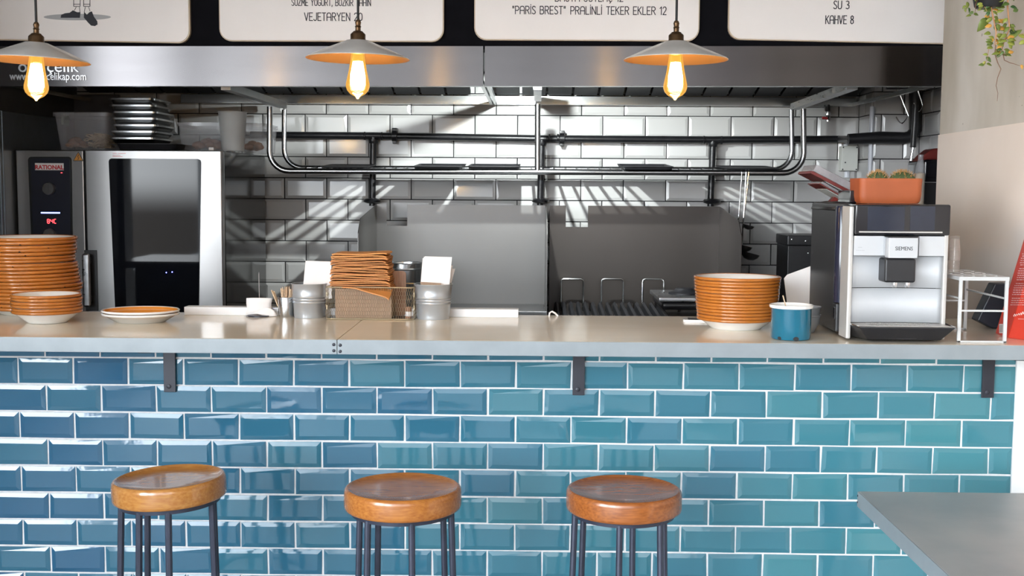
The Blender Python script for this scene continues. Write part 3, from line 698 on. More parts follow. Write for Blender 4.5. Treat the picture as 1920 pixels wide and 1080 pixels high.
MB().tube([a, V(1552, 212, 5.49)], .011, 12).done('stem', 'black_plastic', vv)
MB().lathe([(0, 0), (.011, 0), (.012, .02), (.009, .028), (.013, .03), (.013, .045), (0, .045)], tuple(V(1552, 228, 5.49)), 18).done('body', 'chrome', vv)
MB().box(V(1541, 220, 5.48).x, V(1551, 220, 5.48).x, 5.472, 5.482, V(1546, 224, 5.48).z, V(1546, 219, 5.48).z, .002).done('lever', 'red_tap', vv)
a, b = V(1575, 320.5, 5.52), V(1607.5, 274, 5.52)
jb = thing('junction_box', 'pale junction box on the white tiles under the pipe', 'electrical box', ((a.x+b.x)/2, Y_BACK, a.z))
MB().box(a.x, b.x, Y_BACK-.06, Y_BACK-.004, a.z, b.z, .005).done('cover', 'box_pale', jb)
for fx in (.09, .91):
    for fz in (.06, .94): MB().box(a.x+(b.x-a.x)*fx-.003, a.x+(b.x-a.x)*fx+.003, Y_BACK-.062, Y_BACK-.059, a.z+(b.z-a.z)*fz-.003, a.z+(b.z-a.z)*fz+.003).done('screw', 'black_steel', jb)
MB().box(a.x+.015, a.x+.021, Y_BACK-.062, Y_BACK-.059, a.z+.036, a.z+.042).done('keyhole', 'black_steel', jb)
mid = (a.x+b.x)/2-.01
MB().tube([(mid, Y_BACK-.02, b.z-.002), (mid, Y_BACK-.02, b.z+.045)], .010, 12).done('conduit_stub', 'conduit', jb)
MB().tube([(mid+.01, Y_BACK-.02, a.z+.002), (mid+.01, Y_BACK-.02, a.z-.03)], .012, 12).done('cable_gland', 'conduit', jb)
cx_ = V(1633.5, 280, Y_COL-.02)
tag(MB().tube([(cx_.x, Y_COL-.016, 1.86), (cx_.x-.003, Y_COL-.016, .95)], .0105, 14).done('conduit', 'conduit', None), 'white conduit running down the corner of the tiled column', 'conduit')

# ------------------------------------------------------------------ kitchen base units and range
def bench(x0, x1, y0, y1, z, label):
    b_ = thing('kitchen_bench', label, 'kitchen bench', ((x0+x1)/2, (y0+y1)/2, 0), 'steel benches under the equipment')
    MB().box(x0, x1, y0, y1, z-.04, z, .003).done('worktop', 'steel_brushed', b_)
    MB().box(x0+.02, x1-.02, y0+.03, y1-.02, .08, z-.04).done('cabinet', 'steel_dark', b_)
    for x in (x0+.05, x1-.05):
        for y in (y0+.07, y1-.07): MB().tube([(x, y, 0), (x, y, .085)], .02, 12).done('leg', 'steel', b_)
YO = 4.75
oxl, oxr = V(33, 420, YO).x, V(420, 420, YO).x
ozt = V(226, 281, YO).z; ozb = ozt-.757
bench(oxl, oxr+.01, YO+.02, Y_BACK-.05, ozb, 'steel bench below the oven, behind the counter')
gxl, gxm, gxr = V(653, 500, 4.8).x, V(1026, 500, 4.9).x, V(1376, 500, 4.8).x
ZG = .955
bench(gxl-.02, gxr+.02, 4.74, Y_BACK-.03, ZG-.10, 'steel bench below griddle and chargrill, behind the counter')
bench(gxr+.04, XS-.03, 4.6, Y_COL-.03, .95, 'steel bench in the right corner of the kitchen, behind the coffee machine')

def splash(root, xl, xr, Y, zb, notch, ztl, m_, zfac):
    # back upstand with a square notch cut through its top edge
    n0, n1, zn = notch
    pts = [(xl, zb), (xr, zb), (xr, ztl), (n1, ztl), (n1, zn), (n0, zn), (n0, ztl), (xl, ztl)]
    m = MB()
    # three rectangles that meet, with real thickness
    m.box(xl, n0, Y, Y+.004, zb, ztl); m.box(n0, n1, Y, Y+.004, zb, zn); m.box(n1, xr, Y, Y+.004, zb, ztl)
    m.done('back_splash', m_, root, smooth=0)
YS = 5.34
gr = thing('griddle', 'steel griddle with tall splash guards, behind the wire basket', 'griddle', ((gxl+gxm)/2, 5.0, ZG-.10))
sx0, sx1 = V(705, 400, YS).x, V(1024, 400, YS).x
MB().box(sx0-.002, sx1, 4.78, YS+.004, ZG-.10, ZG-.012, .004).done('body', 'steel_brushed', gr)
MB().box(sx0+.004, sx1-.008, 4.80, YS-.01, ZG-.012, ZG, .002).done('cooking_plate', 'steel_dark', gr)
zt_ = V(850, 384, YS).z
splash(gr, sx0, sx1, YS, ZG-.03, (V(724.5, 400, YS).x, V(763.5, 400, YS).x, V(745, 423.5, YS).z), zt_, 'steel_splash', 1)
YGF = 4.80
def guard(xb, xf, m_, root):
    m = MB(); zf = zt_-.11
    poly = [(xb, YS+.003, ZG-.03), (xf, YGF, ZG-.03), (xf, YGF, zf), (xf+(xb-xf)*.12, YGF+.07, zf+.06), (xb, YS+.003, zt_)]
    m.prism(poly, (.003, 0, 0)); m.done('side_guard', m_, root, smooth=0)
guard(sx0, sx0-.005, 'steel_splash', gr); guard(sx1-.004, sx1-.004, 'steel_splash', gr)
MB().box(sx0-.002, sx1, 4.765, 4.779, V(995, 592, 4.77).z, V(995, 583.5, 4.77).z, .002).done('front_rail', 'steel', gr)
cg = thing('chargrill', 'dark chargrill with steel splash guards and ridged grate, behind the counter', 'grill', ((gxm+gxr)/2, 5.0, ZG-.10))
cx0, cx1 = V(1031, 400, YS).x, V(1349, 400, YS).x
MB().box(cx0, cx1+.003, 4.78, YS+.004, ZG-.10, ZG-.03, .004).done('body', 'steel_dark', cg)
splash(cg, cx0, cx1, YS, ZG-.03, (V(1061, 400, YS).x, V(1102.5, 400, YS).x, V(1080, 425.5, YS).z), zt_, 'steel_splash_dark', 1)
guard(cx1, cx1+.004, 'steel_splash_dark', cg)
cgw = cx1-cx0
n = 15
for i in range(n):
    x = cx0+.03+i*(cgw*.62-.02)/(n-1)
    m = MB(); m.prism([(x-.011, 4.82, ZG-.03), (x+.011, 4.82, ZG-.03), (x+.008, 4.82, ZG-.004), (x, 4.82, ZG+.004), (x-.008, 4.82, ZG-.004)], (0, .40, .022)); m.done('grate_bar', 'cast_iron', cg, smooth=20)
for pa, pb in ((1052, 1094), (1128, 1169), (1205, 1245)):
    Yl = 5.25; a, b = V(pa, 523, Yl), V(pb, 523, Yl); zl = ZG-.02; r_ = .012
    pts = [(a.x, Yl, zl), (a.x, Yl, a.z-r_), (a.x+r_*.3, Yl, a.z-r_*.3), (a.x+r_, Yl, a.z), (b.x-r_, Yl, a.z), (b.x-r_*.3, Yl, a.z-r_*.3), (b.x, Yl, a.z-r_), (b.x, Yl, zl)]
    MB().tube(pts, .0045, 8).done('lifting_handle', 'steel', cg)
# portable hob standing on the right of the grill
hx0, hx1 = V(1236, 585, 4.83).x, cx1-.012
hz = V(1240, 557, 4.83).z
hb = thing('portable_hob', 'portable gas hob with black burners, behind the right plate stack', 'hob', ((hx0+hx1)/2, 5.0, ZG+.03))
MB().box(hx0+.01, hx1-.005, 4.835, 5.20, ZG+.030, hz-.02, .02, 3).done('body', 'black_plastic', hb)
MB().box(hx0-.002, hx1-.002, 4.825, 5.21, hz-.02, hz-.002, .004).done('hob_plate', 'steel_brushed', hb)
for px, py, r_ in ((1283, 546, .068), (1300, 531, .068)):
    c = G(px, py, hz+.01); MB().lathe([(r_, 0), (r_, .008), (r_*.7, .014), (r_*.55, .026), (0, .028)], (min(c.x, hx1-r_-.01), min(max(c.y, 4.92), 5.12), hz-.003), 32).done('burner', 'cast_iron', hb)
# steel pot on the griddle front
pc = V(760, 492, 4.92); prr = 32*mpp(4.92)
pt = thing('steel_pot', 'tall steel pot behind the wire basket and paper bags', 'pot', (pc.x, 4.92, ZG))
hh = pc.z-ZG
MB().lathe([(0, 0), (prr*.97, 0), (prr, .006), (prr, hh*.93), (prr*1.0, hh-.004), (prr*1.05, hh), (prr*1.0, hh-.002), (prr*.97, hh*.93), (prr*.95, .01), (0, .008)], (pc.x, 4.92, ZG), 40).done('body', 'steel', pt)
MB().lathe([(prr*1.01, hh*.86), (prr*1.03, hh*.88), (prr*1.01, hh*.9)], (pc.x, 4.92, ZG), 40).done('bead', 'steel', pt)
# black appliance right of the grill
a, b = V(1478, 441, 5.05), V(1552, 441, 5.05)
ap = thing('counter_fryer', 'black box-shaped appliance between tiled wall and coffee machine', 'appliance', ((a.x+b.x)/2, 5.1, .95))
MB().box(a.x, b.x, 5.05, 5.28, .95, a.z-.045, .004).done('body', 'black_plastic', ap)
MB().box(a.x-.004, b.x+.004, 5.045, 5.285, a.z-.044, a.z, .006).done('lid', 'black_plastic', ap)
for px, py in ((1485, 449), (1511, 452), (1516, 475)): c = V(px, py, 5.045); MB().lathe([(.0035, 0), (.0035, .002), (0, .003)], n=10, M=Matrix.Translation((c.x, 5.046 if py < 460 else 5.051, c.z)) @ Matrix.Rotation(PI/2, 4, 'X')).done('screw', 'chrome', ap)
# tall dark panel and cabinet at the left of the oven
a, b = V(17.5, 300, 5.45), V(215, 300, 5.45)
tag(MB().box(a.x, b.x, 5.52, 5.550, .0, V(60, 176, 5.5).z, .003).done('cladding_panel', 'dark_clad', None), 'dark steel cladding sheet on the wall behind the oven', 'wall panel')
a = Vector((oxl-.007, 0, 0)); YCb = 4.635
fc = thing('steel_cabinet', 'tall blue-grey steel cabinet at the edge, left of the oven', 'cabinet', (-2.1, 4.9, 0))
ztc = V(5, 206, YCb).z
MB().box(XK0+.01, a.x, YCb+.02, 5.3, .08, ztc, .004).done('carcass', 'cab_grey', fc)
MB().box(XK0+.012, a.x-.003, YCb, YCb+.018, .10, ztc-.004, .004).done('door', 'cab_grey', fc)
MB().box(XK0+.03, a.x-.03, YCb+.07, 5.25, 0, .08).done('plinth', 'black_plastic', fc)

# ------------------------------------------------------------------ combi oven
ov = thing('combi_oven', 'large stainless combi oven with glass door, left side of the kitchen', 'oven', ((oxl+oxr)/2, 5.1, ozb))
xg0, xg1 = V(159, 420, YO).x, V(164, 420, YO).x
MB().box(oxl+.004, oxr-.002, YO+.03, Y_BACK-.05, ozb+.01, ozt, .004).done('casing', 'oven_side', ov)
pn = MB().box(oxl, xg0, YO, YO+.03, ozb+.01, ozt-.002, .004).done('control_panel', 'oven_steel', ov, smooth=0)
dr = MB().box(xg1, oxr-.004, YO-.012, YO+.03, ozb+.01, ozt-.001, .004).done('door', 'oven_steel', ov, smooth=0)
for x in (oxl+.08, oxr-.08):
    for y in (YO+.09, Y_BACK-.12): MB().tube([(x, y, ozb), (x, y, ozb+.012)], .02, 12).done('foot', 'black_plastic', ov)
d = lambda px, py, Y=YO: V(px, py, Y)
# window
Yw = YO-.0125
wpts = []
tl, tr, br_, bl = d(204, 297, Yw), d(377, 298, Yw), d(372, 640, Yw), d(219, 640, Yw)
zlow = ozb+.06
def at_z(a, b, z): t_ = (z-a.z)/(b.z-a.z); return a.lerp(b, t_)
bl = at_z(tl, bl, zlow); br_ = at_z(tr, br_, zlow)
r_ = .012
MB().prism([bl, br_, tr-Vector((0, 0, r_)), tr+Vector((-r_*.3, 0, -r_*.3)), tr-Vector((r_, 0, 0)), tl+Vector((r_, 0, 0)), tl+Vector((r_*.3, 0, -r_*.3)), tl-Vector((0, 0, r_))], (0, -.003, 0)).done('window', 'oven_glass', dr, smooth=0)
for px, py in ((312, 511), (323, 510)):
    c = d(px, py, Yw-.003); MB().lathe([(0, -.0022), (.0016, -.0015), (.0022, 0), (.0016, .0015), (0, .0022)], (c.x, Yw-.0045, c.z), 10).done('indicator_light', 'led_point', dr)
# handle
hp = [d(162.5, 545), d(177.5, 545), d(177.5, 480)]
xa_, xb_ = d(163, 500).x, d(177.5, 500).x; zt2, zb2 = d(170, 474).z, ozb+.12
MB().box(xa_-.004, xb_+.016, YO-.016, YO-.012, zb2-.02, zt2+.012, .0015).done('handle_plate', 'black_plastic', ov)
MB().box(xa_, xb_, YO-.058, YO-.040, zb2, zt2, .009, 3).done('handle', 'steel_brushed', ov)
for z in (zt2-.03, zb2+.03): MB().box(xa_+.006, xb_-.006, YO-.042, YO-.014, z-.012, z+.012, .003).done('handle_bracket', 'black_plastic', ov)
# display panel
def panel_poly(px0, px1, py0, Y, z_low, r_):
    a, b = d(px0, py0, Y), d(px1, py0, Y); sh_ = .008
    return [(a.x+sh_, Y, z_low), (b.x-sh_, Y, z_low), (b.x, Y, b.z-r_), (b.x-r_*.3, Y, b.z-r_*.3), (b.x-r_, Y, b.z), (a.x+r_, Y, a.z), (a.x+r_*.3, Y, a.z-r_*.3), (a.x, Y, a.z-r_)]
MB().prism(panel_poly(53, 135, 294, YO-.0005, ozb+.08, .012), (0, -.004, 0)).done('panel_frame', 'oven_side', pn, smooth=0)
MB().prism(panel_poly(57, 131, 297, YO-.0046, ozb+.09, .010), (0, -.003, 0)).done('display_panel', 'panel_navy', pn, smooth=0)
Yd = YO-.0078
a, b = d(66, 319, Yd), d(119.5, 306, Yd)
MB().box(a.x, b.x, Yd-.002, Yd, a.z, b.z, .0008).done('badge', 'badge_white', pn)
m = MB(); c = d(92.8, 317.3, Yd); font_mesh(m, 'RATIONAL', .0235, .0005, Matrix.Translation((c.x, Yd-.0025, c.z)) @ FACE, 1.02, .0009); m.done('badge_lettering', 'badge_red', pn, smooth=0)
for px, py, r2 in ((92.5, 354, 11.5), (94, 440, 11.5)):
    c = d(px, py, Yd); rr = r2*mpp(YO); MB().lathe([(rr*1.02, 0), (rr, .012), (rr*.9, .015), (0, .015)], n=32, M=Matrix.Translation(c) @ Matrix.Rotation(PI/2, 4, 'X')).box(c.x-.0015, c.x+.0015, Yd-.0165, Yd-.014, c.z-rr*.7, c.z+rr*.8).done('knob', 'knob_grey', pn)
a, b = d(77, 400, Yd), d(112.5, 398, Yd); MB().box(a.x, b.x, Yd-.001, Yd, a.z, b.z).done('light_bar', 'led_blue', pn)
m = MB()
def seg7(m, x, z, w_, h, on, Y):
    S = {'a': (0, 1, 1, 1), 'b': (1, 1, 1, .5), 'c': (1, .5, 1, 0), 'd': (0, 0, 1, 0), 'e': (0, .5, 0, 0), 'f': (0, 1, 0, .5), 'g': (0, .5, 1, .5)}
    for k in on:
        x0, y0, x1, y1 = S[k]; A = Vector((x+x0*w_, Y, z+y0*h)); B = Vector((x+x1*w_, Y, z+y1*h)); t_ = (B-A).normalized(); n_ = Vector((-t_.z, 0, t_.x))*.0013
        A, B = A+t_*.001, B-t_*.001; m.prism([A-n_, B-n_, B+n_, A+n_], (0, -.0008, 0))
c = d(89, 418.5, Yd)
for i, on in enumerate(('abcdefg', 'bcfg', 'adef')): seg7(m, c.x+i*.0138, c.z, .0085, .0165, on, Yd)
m.done('digits', 'led_red', pn, smooth=0)
c = d(115.5, 324, Yd); MB().box(c.x-.003, c.x+.003, Yd-.001, Yd, c.z-.0015, c.z+.0015).done('indicator_light', 'led_red', pn)
a, b, c = d(137, 302, YO), d(157, 302, YO), d(147, 284, YO)
y_ = Vector((0, -.0007, 0))
MB().prism([a, b, c], (0, -.001, 0)).done('warning_sticker', 'black_plastic', pn, smooth=0)
g0 = (a+b+c)/3; MB().prism([g0+(p-g0)*.80+y_*1.6 for p in (a, b, c)], (0, -.0008, 0)).done('sticker_face', 'sticker_orange', pn, smooth=0)
m = MB(); zz_ = [d(148, 290, YO), d(145.5, 295), d(148.5, 294.5), d(146.5, 300)]
m.tube([p+Vector((0, -.0025, 0)) for p in zz_], .0012, 6); m.done('sticker_bolt', 'black_plastic', pn)
m = MB()
for px0, px1, py in ((211, 219, 287.5), (221, 236, 287.8), (211, 226, 291), (211, 230, 293.5)):
    a, b = d(px0, py, YO-.0125), d(px1, py, YO-.0125); m.box(a.x, b.x, YO-.0132, YO-.0121, a.z-.001, a.z+.0008)
m.done('door_label', 'badge_red', dr, smooth=0)

# ------------------------------------------------------------------ things on top of the oven
ZO = ozt
def poly_box(pl, pr, pyt, Y, dep, label, clip=True, taper=.86):
    a, b = V(pl, pyt, Y), V(pr, pyt, Y); z1 = a.z; cx_, cy_ = (a.x+b.x)/2, Y+dep/2; wx, wy = (b.x-a.x)/2, dep/2
    root = thing('food_container', label, 'container', (cx_, cy_, ZO+.002), 'clear food boxes on the oven')
    def ring(f, z, g=0): return [Vector((cx_+x*(f*wx+g), cy_+y*(f*wy+g), z)) for x, y in rrect(-1, 1, -1, 1, .16)]
    z0 = ZO+.002
    MB().quads([ring(taper*.97, z0), ring(taper, z0+.006), ring(.95, z1-.02), ring(.95, z1-.004), ring(1.0, z1-.004), ring(1.0, z1)], cap0=True).done('shell', 'clear_plastic', root, smooth=40)
    m = MB(); m.quads([ring(.955, z1-.014, .001), ring(1.005, z1-.014, .001), ring(1.005, z1+.002, .001), ring(.9, z1+.003)], cap1=True); m.done('lid', 'clear_plastic', root, smooth=40)
    if clip:
        for x in (-1, 1): MB().box(cx_+x*wx-.006, cx_+x*wx+.006, cy_-.03, cy_+.03, z1-.045, z1+.004, .003).done('clip', 'green_clip', root)
    return root, cx_, cy_, wx*taper, wy*taper, z0
bx = poly_box(97, 203, 211, 4.90, .28, 'clear food box with pasta and brown food, on the oven beside the bulb', taper=.84)
def lumps(name, label, c, rx, ry, z0, n, rad, m_, seed):
    rnd = random.Random(seed); m = MB()
    for i in range(n):
        a = rnd.uniform(0, 2*PI); q_ = rnd.uniform(0, 1)**.5; rr = rad*rnd.uniform(.7, 1.2)
        x, y = c[0]+rx*q_*math.cos(a), c[1]+ry*q_*math.sin(a); z = z0+rr*.7+rad*1.5*(1-q_)*rnd.uniform(.3, 1)
        m.lathe([(0, -rr*.7), (rr*.8, -rr*.4), (rr, 0), (rr*.75, rr*.45), (0, rr*.7)], (x, y, z), 10, sx=rnd.uniform(.8, 1.3))
    o_ = m.done(name, m_, None, smooth=80); return tag(o_, label, 'food', None, 'stuff')
lumps('fried_food', 'brown fried pieces at the bottom of the clear box on the oven', (bx[1]-.055, bx[2]-.05), .035, .06, bx[5]+.010, 22, .018, 'food_brown', 1)
m = MB(); rnd = random.Random(5)
for i in range(70):
    cx_, cy_ = bx[1]+.045+rnd.uniform(-.03, .03), bx[2]-.03+rnd.uniform(-.06, .05); z = bx[5]+.018+rnd.uniform(0, .05); r0 = rnd.uniform(.012, .03); a0 = rnd.uniform(0, 6)
    m.tube([(cx_+r0*math.cos(a0+t_*.8)*1.0, cy_+r0*math.sin(a0+t_*.8), z+.006*math.sin(t_)) for t_ in range(6)], .0028, 5)
tag(m.done('pasta', 'pasta', None), 'pale ribbon pasta in the clear box on the oven', 'pasta', None, 'stuff')
# stack of metal pans
tp = V(203, 182, 4.88); YPn = 4.88
NP = 7; z_tr = ZO+.002
a, b = V(213, 278, 4.86), V(332, 278, 4.86)
tt = MB(); o_ = rrect(a.x, b.x, 4.86, 5.24, .025)
cxt, cyt = (a.x+b.x)/2, 5.05
sc = lambda f, z: [Vector((cxt+(x-cxt)*f, cyt+(y-cyt)*f, z)) for x, y in o_]
tt.quads([sc(.84, z_tr), sc(.90, z_tr+.004), sc(.97, z_tr+.026), sc(1, z_tr+.027), sc(1, z_tr+.029), sc(.96, z_tr+.029), sc(.9, z_tr+.007), sc(.5, z_tr+.006)], cap0=True, cap1=True)
tag(tt.done('roasting_tray', 'cast_iron', None), 'black roasting tray under the metal pans on the oven', 'tray')
zs = z_tr+.031; top_z = V(250, 182, 4.9).z; step = (top_z-zs)/NP
a, b = V(203, 240, 4.90), V(290, 240, 4.90); wpan = b.x-a.x
for i in range(NP):
    jx = [0, .004, .010, .008, .006, .0, -.003][i]; dz = zs+i*step; th = step*.96; cxp, cyp = (a.x+b.x)/2+jx, 5.03+[0, .0, .01, .0, .012, .006, 0][i]
    wx, wy = wpan/2, .135
    ring = lambda f, z: [Vector((cxp+x*f*wx, cyp+y*f*wy, z)) for x, y in rrect(-1, 1, -1, 1, .22)]
    p_ = MB().quads([ring(.80, dz), ring(.86, dz+.001), ring(.95, dz+th*.55), ring(.97, dz+th*.62), ring(1, dz+th*.62), ring(1, dz+th*.9), ring(.97, dz+th*.92), ring(.93, dz+th), ring(.6, dz+th)], cap0=True, cap1=True).done('metal_pan', 'steel', None, smooth=50)
    tag(p_, 'shallow metal pan on the oven, %s of the pan stack' % ('topmost' if i == NP-1 else 'lowest' if i == 0 else ORD[NP-1-i]+' from the top'), 'pan', 'metal pans stacked on the oven')
b2_ = poly_box(330, 422, 230, 4.98, .26, 'clear food box with reddish food, on the oven behind the plastic jug', clip=False)
lumps('red_food', 'reddish brown food inside the clear box behind the jug', (b2_[1], b2_[2]), .07, .08, b2_[5]+.010, 40, .022, 'food_brown', 3)
b3_ = poly_box(436, 494, 231, 5.05, .30, 'narrow clear food box at the right edge of the oven top', clip=False)
lumps('orange_food', 'orange brown food inside the narrow clear box at the oven edge', (b3_[1]-.01, b3_[2]), .03, .09, b3_[5]+.010, 24, .018, 'food_brown', 4)
j0, j1 = V(402, 208, 4.83), V(456, 208, 4.83); rj = (j1.x-j0.x)/2; hj = j0.z-ZO-.002; cj = ((j0.x+j1.x)/2, 4.83+rj, ZO+.002)
jg = thing('measuring_jug', 'frosted plastic jug standing at the front right corner of the oven top', 'jug', cj, None)
MB().lathe([(0, 0), (rj*.74, 0), (rj*.78, .006), (rj*.82, hj*.3), (rj*.84, hj*.31), (rj*.98, hj*.97), (rj*1.02, hj), (rj*.96, hj), (rj*.8, hj*.31), (rj*.74, .01), (0, .008)], cj, 36).done('body', 'frost_plastic', jg)
MB().tube([(cj[0]+.01, cj[1]+rj*.93, cj[2]+hj*.85), (cj[0]+.015, cj[1]+rj*1.6, cj[2]+hj*.8), (cj[0]+.015, cj[1]+rj*1.55, cj[2]+hj*.4), (cj[0]+.01, cj[1]+rj*.80, cj[2]+hj*.3)], .006, 8).done('handle', 'frost_plastic', jg)
tag(MB().box(V(392, 280, 4.80).x, V(402, 280, 4.80).x, 4.79, 4.83, ZO+.001, ZO+.014, .003).done('scraper', 'card_white', None), 'tiny white scraper on the oven edge beside the jug', 'scraper')

# ------------------------------------------------------------------ crockery
CZ = COUNTER_Z
def plate_proto(name, r, hgt, rim_h, label, cat, group, base=.58, band=True):
    # enamel plate: white inside and below, thick coloured rolled rim
    pr = [(0, .0012), (r*base*.94, .0012), (r*base*.97, 0), (r*base, .0004), (r*base*1.04, .003), (r*.90, hgt*.72), (r*.962, hgt-rim_h*.55), (r*.962, hgt-rim_h*.2), (r*.93, hgt-.0016), (r*.86, hgt*.74), (r*base, .0042), (0, .0036)]
    o_ = MB().lathe(pr, n=72).done(name, 'enamel_white', None, origin=(0, 0, 0), smooth=60)
    tag(o_, label, cat, group)
    rp = [(r*.94, hgt-rim_h*.98), (r*.975, hgt-rim_h*1.02), (r*.997, hgt-rim_h*.75), (r, hgt-rim_h*.45), (r*.99, hgt-rim_h*.12), (r*.972, hgt), (r*.95, hgt-rim_h*.06), (r*.93, hgt-.0018), (r*.94, hgt-rim_h*.98)]
    k = MB().lathe(rp, n=72).done('rim', 'enamel_orange', o_, smooth=60); k['label'] = 'orange rolled rim with dark chips'
    return o_
def stack(proto, n, c, step, fn, jx, tilts=0, seed=1, taper=0):
    rnd = random.Random(seed)
    for i in range(n):
        o_ = proto if i == 0 else dup(proto)
        jj = jx(i); o_.location = (c[0]+jj+rnd.uniform(-.0012, .0012), c[1]+rnd.uniform(-.002, .002), CZ+i*step)
        o_.rotation_euler = (R(rnd.uniform(-tilts, tilts)), R(rnd.uniform(-tilts, tilts)), rnd.uniform(0, 6))
        WL[o_.name] = Vector(o_.location); o_['label'] = fn(n-1-i)
        if taper: k_ = 1-taper*(1-i/(n-1)); o_.scale = (k_, k_, 1)
def nth(k, n): return 'topmost' if k == 0 else 'lowest' if k == n-1 else ORD[k]+' from the top'
# tall stack at the left
YL = 3.50; cL = V(60, 600, YL); cL.z = CZ; rL = 88*mpp(YL)
ztop = V(60, 443, YL).z; NL = 20; hL = .030
stepL = (ztop-CZ-hL)/(NL-1); rimL = stepL*.965
def jl(i):
    u = i/(NL-1); return .004*math.sin(u*6)-.004*u + (.006 if .22 < u < .36 else 0) + (-.004 if .68 < u < .74 else 0)
pl = plate_proto('dinner_plate', rL, hL, rimL, 'x', 'plate', 'orange-rimmed plates stacked before the oven', base=.60)
stack(pl, NL, cL, stepL, lambda k: 'white plate with orange rim, %s in the tall stack before the oven' % nth(k, NL), jl, .35, 3)
# stack at the right
YRt = 3.27; cR = V(1380, 606, YRt); rR = 81*mpp(YRt); NR = 14
ztopR = V(1380, 517, YRt).z; hR = .034
stepR = (ztopR-CZ-hR)/(NR-1); rimR = stepR*.965
pr2 = plate_proto('soup_plate', rR, hR, rimR, 'x', 'plate', 'orange-rimmed plates stacked beside the coffee machine', base=.62)
stack(pr2, NR, cR, stepR, lambda k: 'white plate with orange rim, %s in the stack beside the blue mug' % nth(k, NR), lambda i: .0, .25, 5, .085)
# small bowls
YBw = G(90, 606.5, CZ).y+.027; cB = V(89, 600, YBw); rB = 64*mpp(YBw); NBw = 6; hB = V(89, 580, YBw).z-CZ
ztB = V(89, 550, YBw).z; stepB = (ztB-CZ-hB)/(NBw-1)
pb = plate_proto('small_bowl', rB, hB, .0085, 'x', 'bowl', 'small bowls stacked on the counter', base=.55)
stack(pb, NBw, cB, stepB, lambda k: 'small white bowl with chipped orange rim, %s of the short bowl stack' % nth(k, NBw), lambda i: .0018*math.sin(i*2.1), .5, 8)
# two shallow dishes, white outside and orange inside
YDs = G(264, 609, CZ).y+.075; cD = V(264, 600, YDs); rD = 72.5*mpp(YDs); hD = .026
def dish(z, label):
    pr = [(0, .001), (rD*.60, 0), (rD*.63, .001), (rD*.93, hD-.006), (rD*.985, hD-.005), (rD, hD-.001), (rD*.985, hD+.001), (rD*.95, hD-.0005)]
    o_ = MB().lathe(pr, n=72, sy=.88).done('shallow_dish', 'enamel_white', None, origin=(0, 0, 0), smooth=60); tag(o_, label, 'dish', 'shallow dishes on the counter')
    k = MB().lathe([(rD*.955, hD-.0004), (rD*.90, hD-.008), (rD*.62, .006), (0, .005)], n=72, sy=.88).done('lining', 'enamel_orange_in', o_, smooth=60); k['label'] = 'orange enamel inside'
    o_.location = (cD.x, cD.y, z); WL[o_.name] = Vector(o_.location)
dish(CZ, 'white dish under the orange-lined dish, lower of the two on the counter')
dish(CZ+.0085, 'white dish with orange inside, upper of the two on the counter')

# ------------------------------------------------------------------ ledge, spike, sticks
e0, e1 = G(345, 591.5, CZ), G(972, 594.5, CZ)
YE = min(Y1-.03, (e0.y+e1.y)/2)
a, b = V(345, 575.5, YE), V(972, 580, YE)
tag(MB().box(a.x, b.x, YE, YE+.045, CZ, CZ+.0245, .0015).done('serving_ledge', 'ledge_white', None), 'long low white ledge along the back of the counter, behind the spike and buckets', 'ledge')
YSp = G(490, 594, CZ).y+.02; c = V(487, 594, YSp)
sp = thing('receipt_spike', 'thin upright spike holding paper slips, beside the toothpick cup', 'receipt spike', (c.x, YSp, CZ))
MB().lathe([(0, 0), (.036, 0), (.036, .003), (.006, .006), (0, .006)], (c.x, YSp, CZ), 32).done('base', 'black_steel', sp)
MB().tube([(c.x, YSp, CZ+.005), (c.x-.001, YSp, V(487, 515, YSp).z), (c.x-.001, YSp, V(487, 510, YSp).z)], [.0013, .0013, .0004], 8).done('needle', 'chrome', sp)
def slip(pts_px, dep, name, label, m_='paper_white', dy=0):
    # a curled sheet facing the room: left and right pixel outlines joined, bowed in depth
    L_, R_ = pts_px; rows = []
    for i, (a_, b_) in enumerate(zip(L_, R_)):
        u = i/(len(L_)-1); rows.append([(lambda p: Vector((p.x, YSp+dy+dep*(math.sin(u*PI)*.5+.35*math.cos(t_*PI/3)), max(p.z, CZ+.0012))))(V(a_[0]+(b_[0]-a_[0])*t_/6, a_[1]+(b_[1]-a_[1])*t_/6-1.2*math.sin(t_*PI/6), YSp)) for t_ in range(7)])
    o_ = MB().quads(rows, close_u=False).done(name, m_, None, smooth=80, solid=.0008); return tag(o_, label, 'receipt', 'paper slips on the spike')
slip(([(460, 590), (463, 580), (461, 570), (462, 559)], [(507, 590), (508, 579), (508, 570), (511, 559.5)]), .012, 'receipt', 'curled white paper slip on the spike, uppermost', dy=-.004)
slip(([(470, 592), (478, 586), (488, 581), (497, 577.5)], [(521, 597.5), (520, 589), (516, 581.5), (508, 576.8)]), .004, 'receipt', 'curled white paper slip on the spike, below the uppermost', dy=-.016)
slip(([(461, 598.5), (463, 594), (466, 590)], [(508, 598), (503, 594), (486, 587)]), .006, 'receipt', 'shaded grey paper slip lying around the spike base', 'paper_shade', dy=-.026)
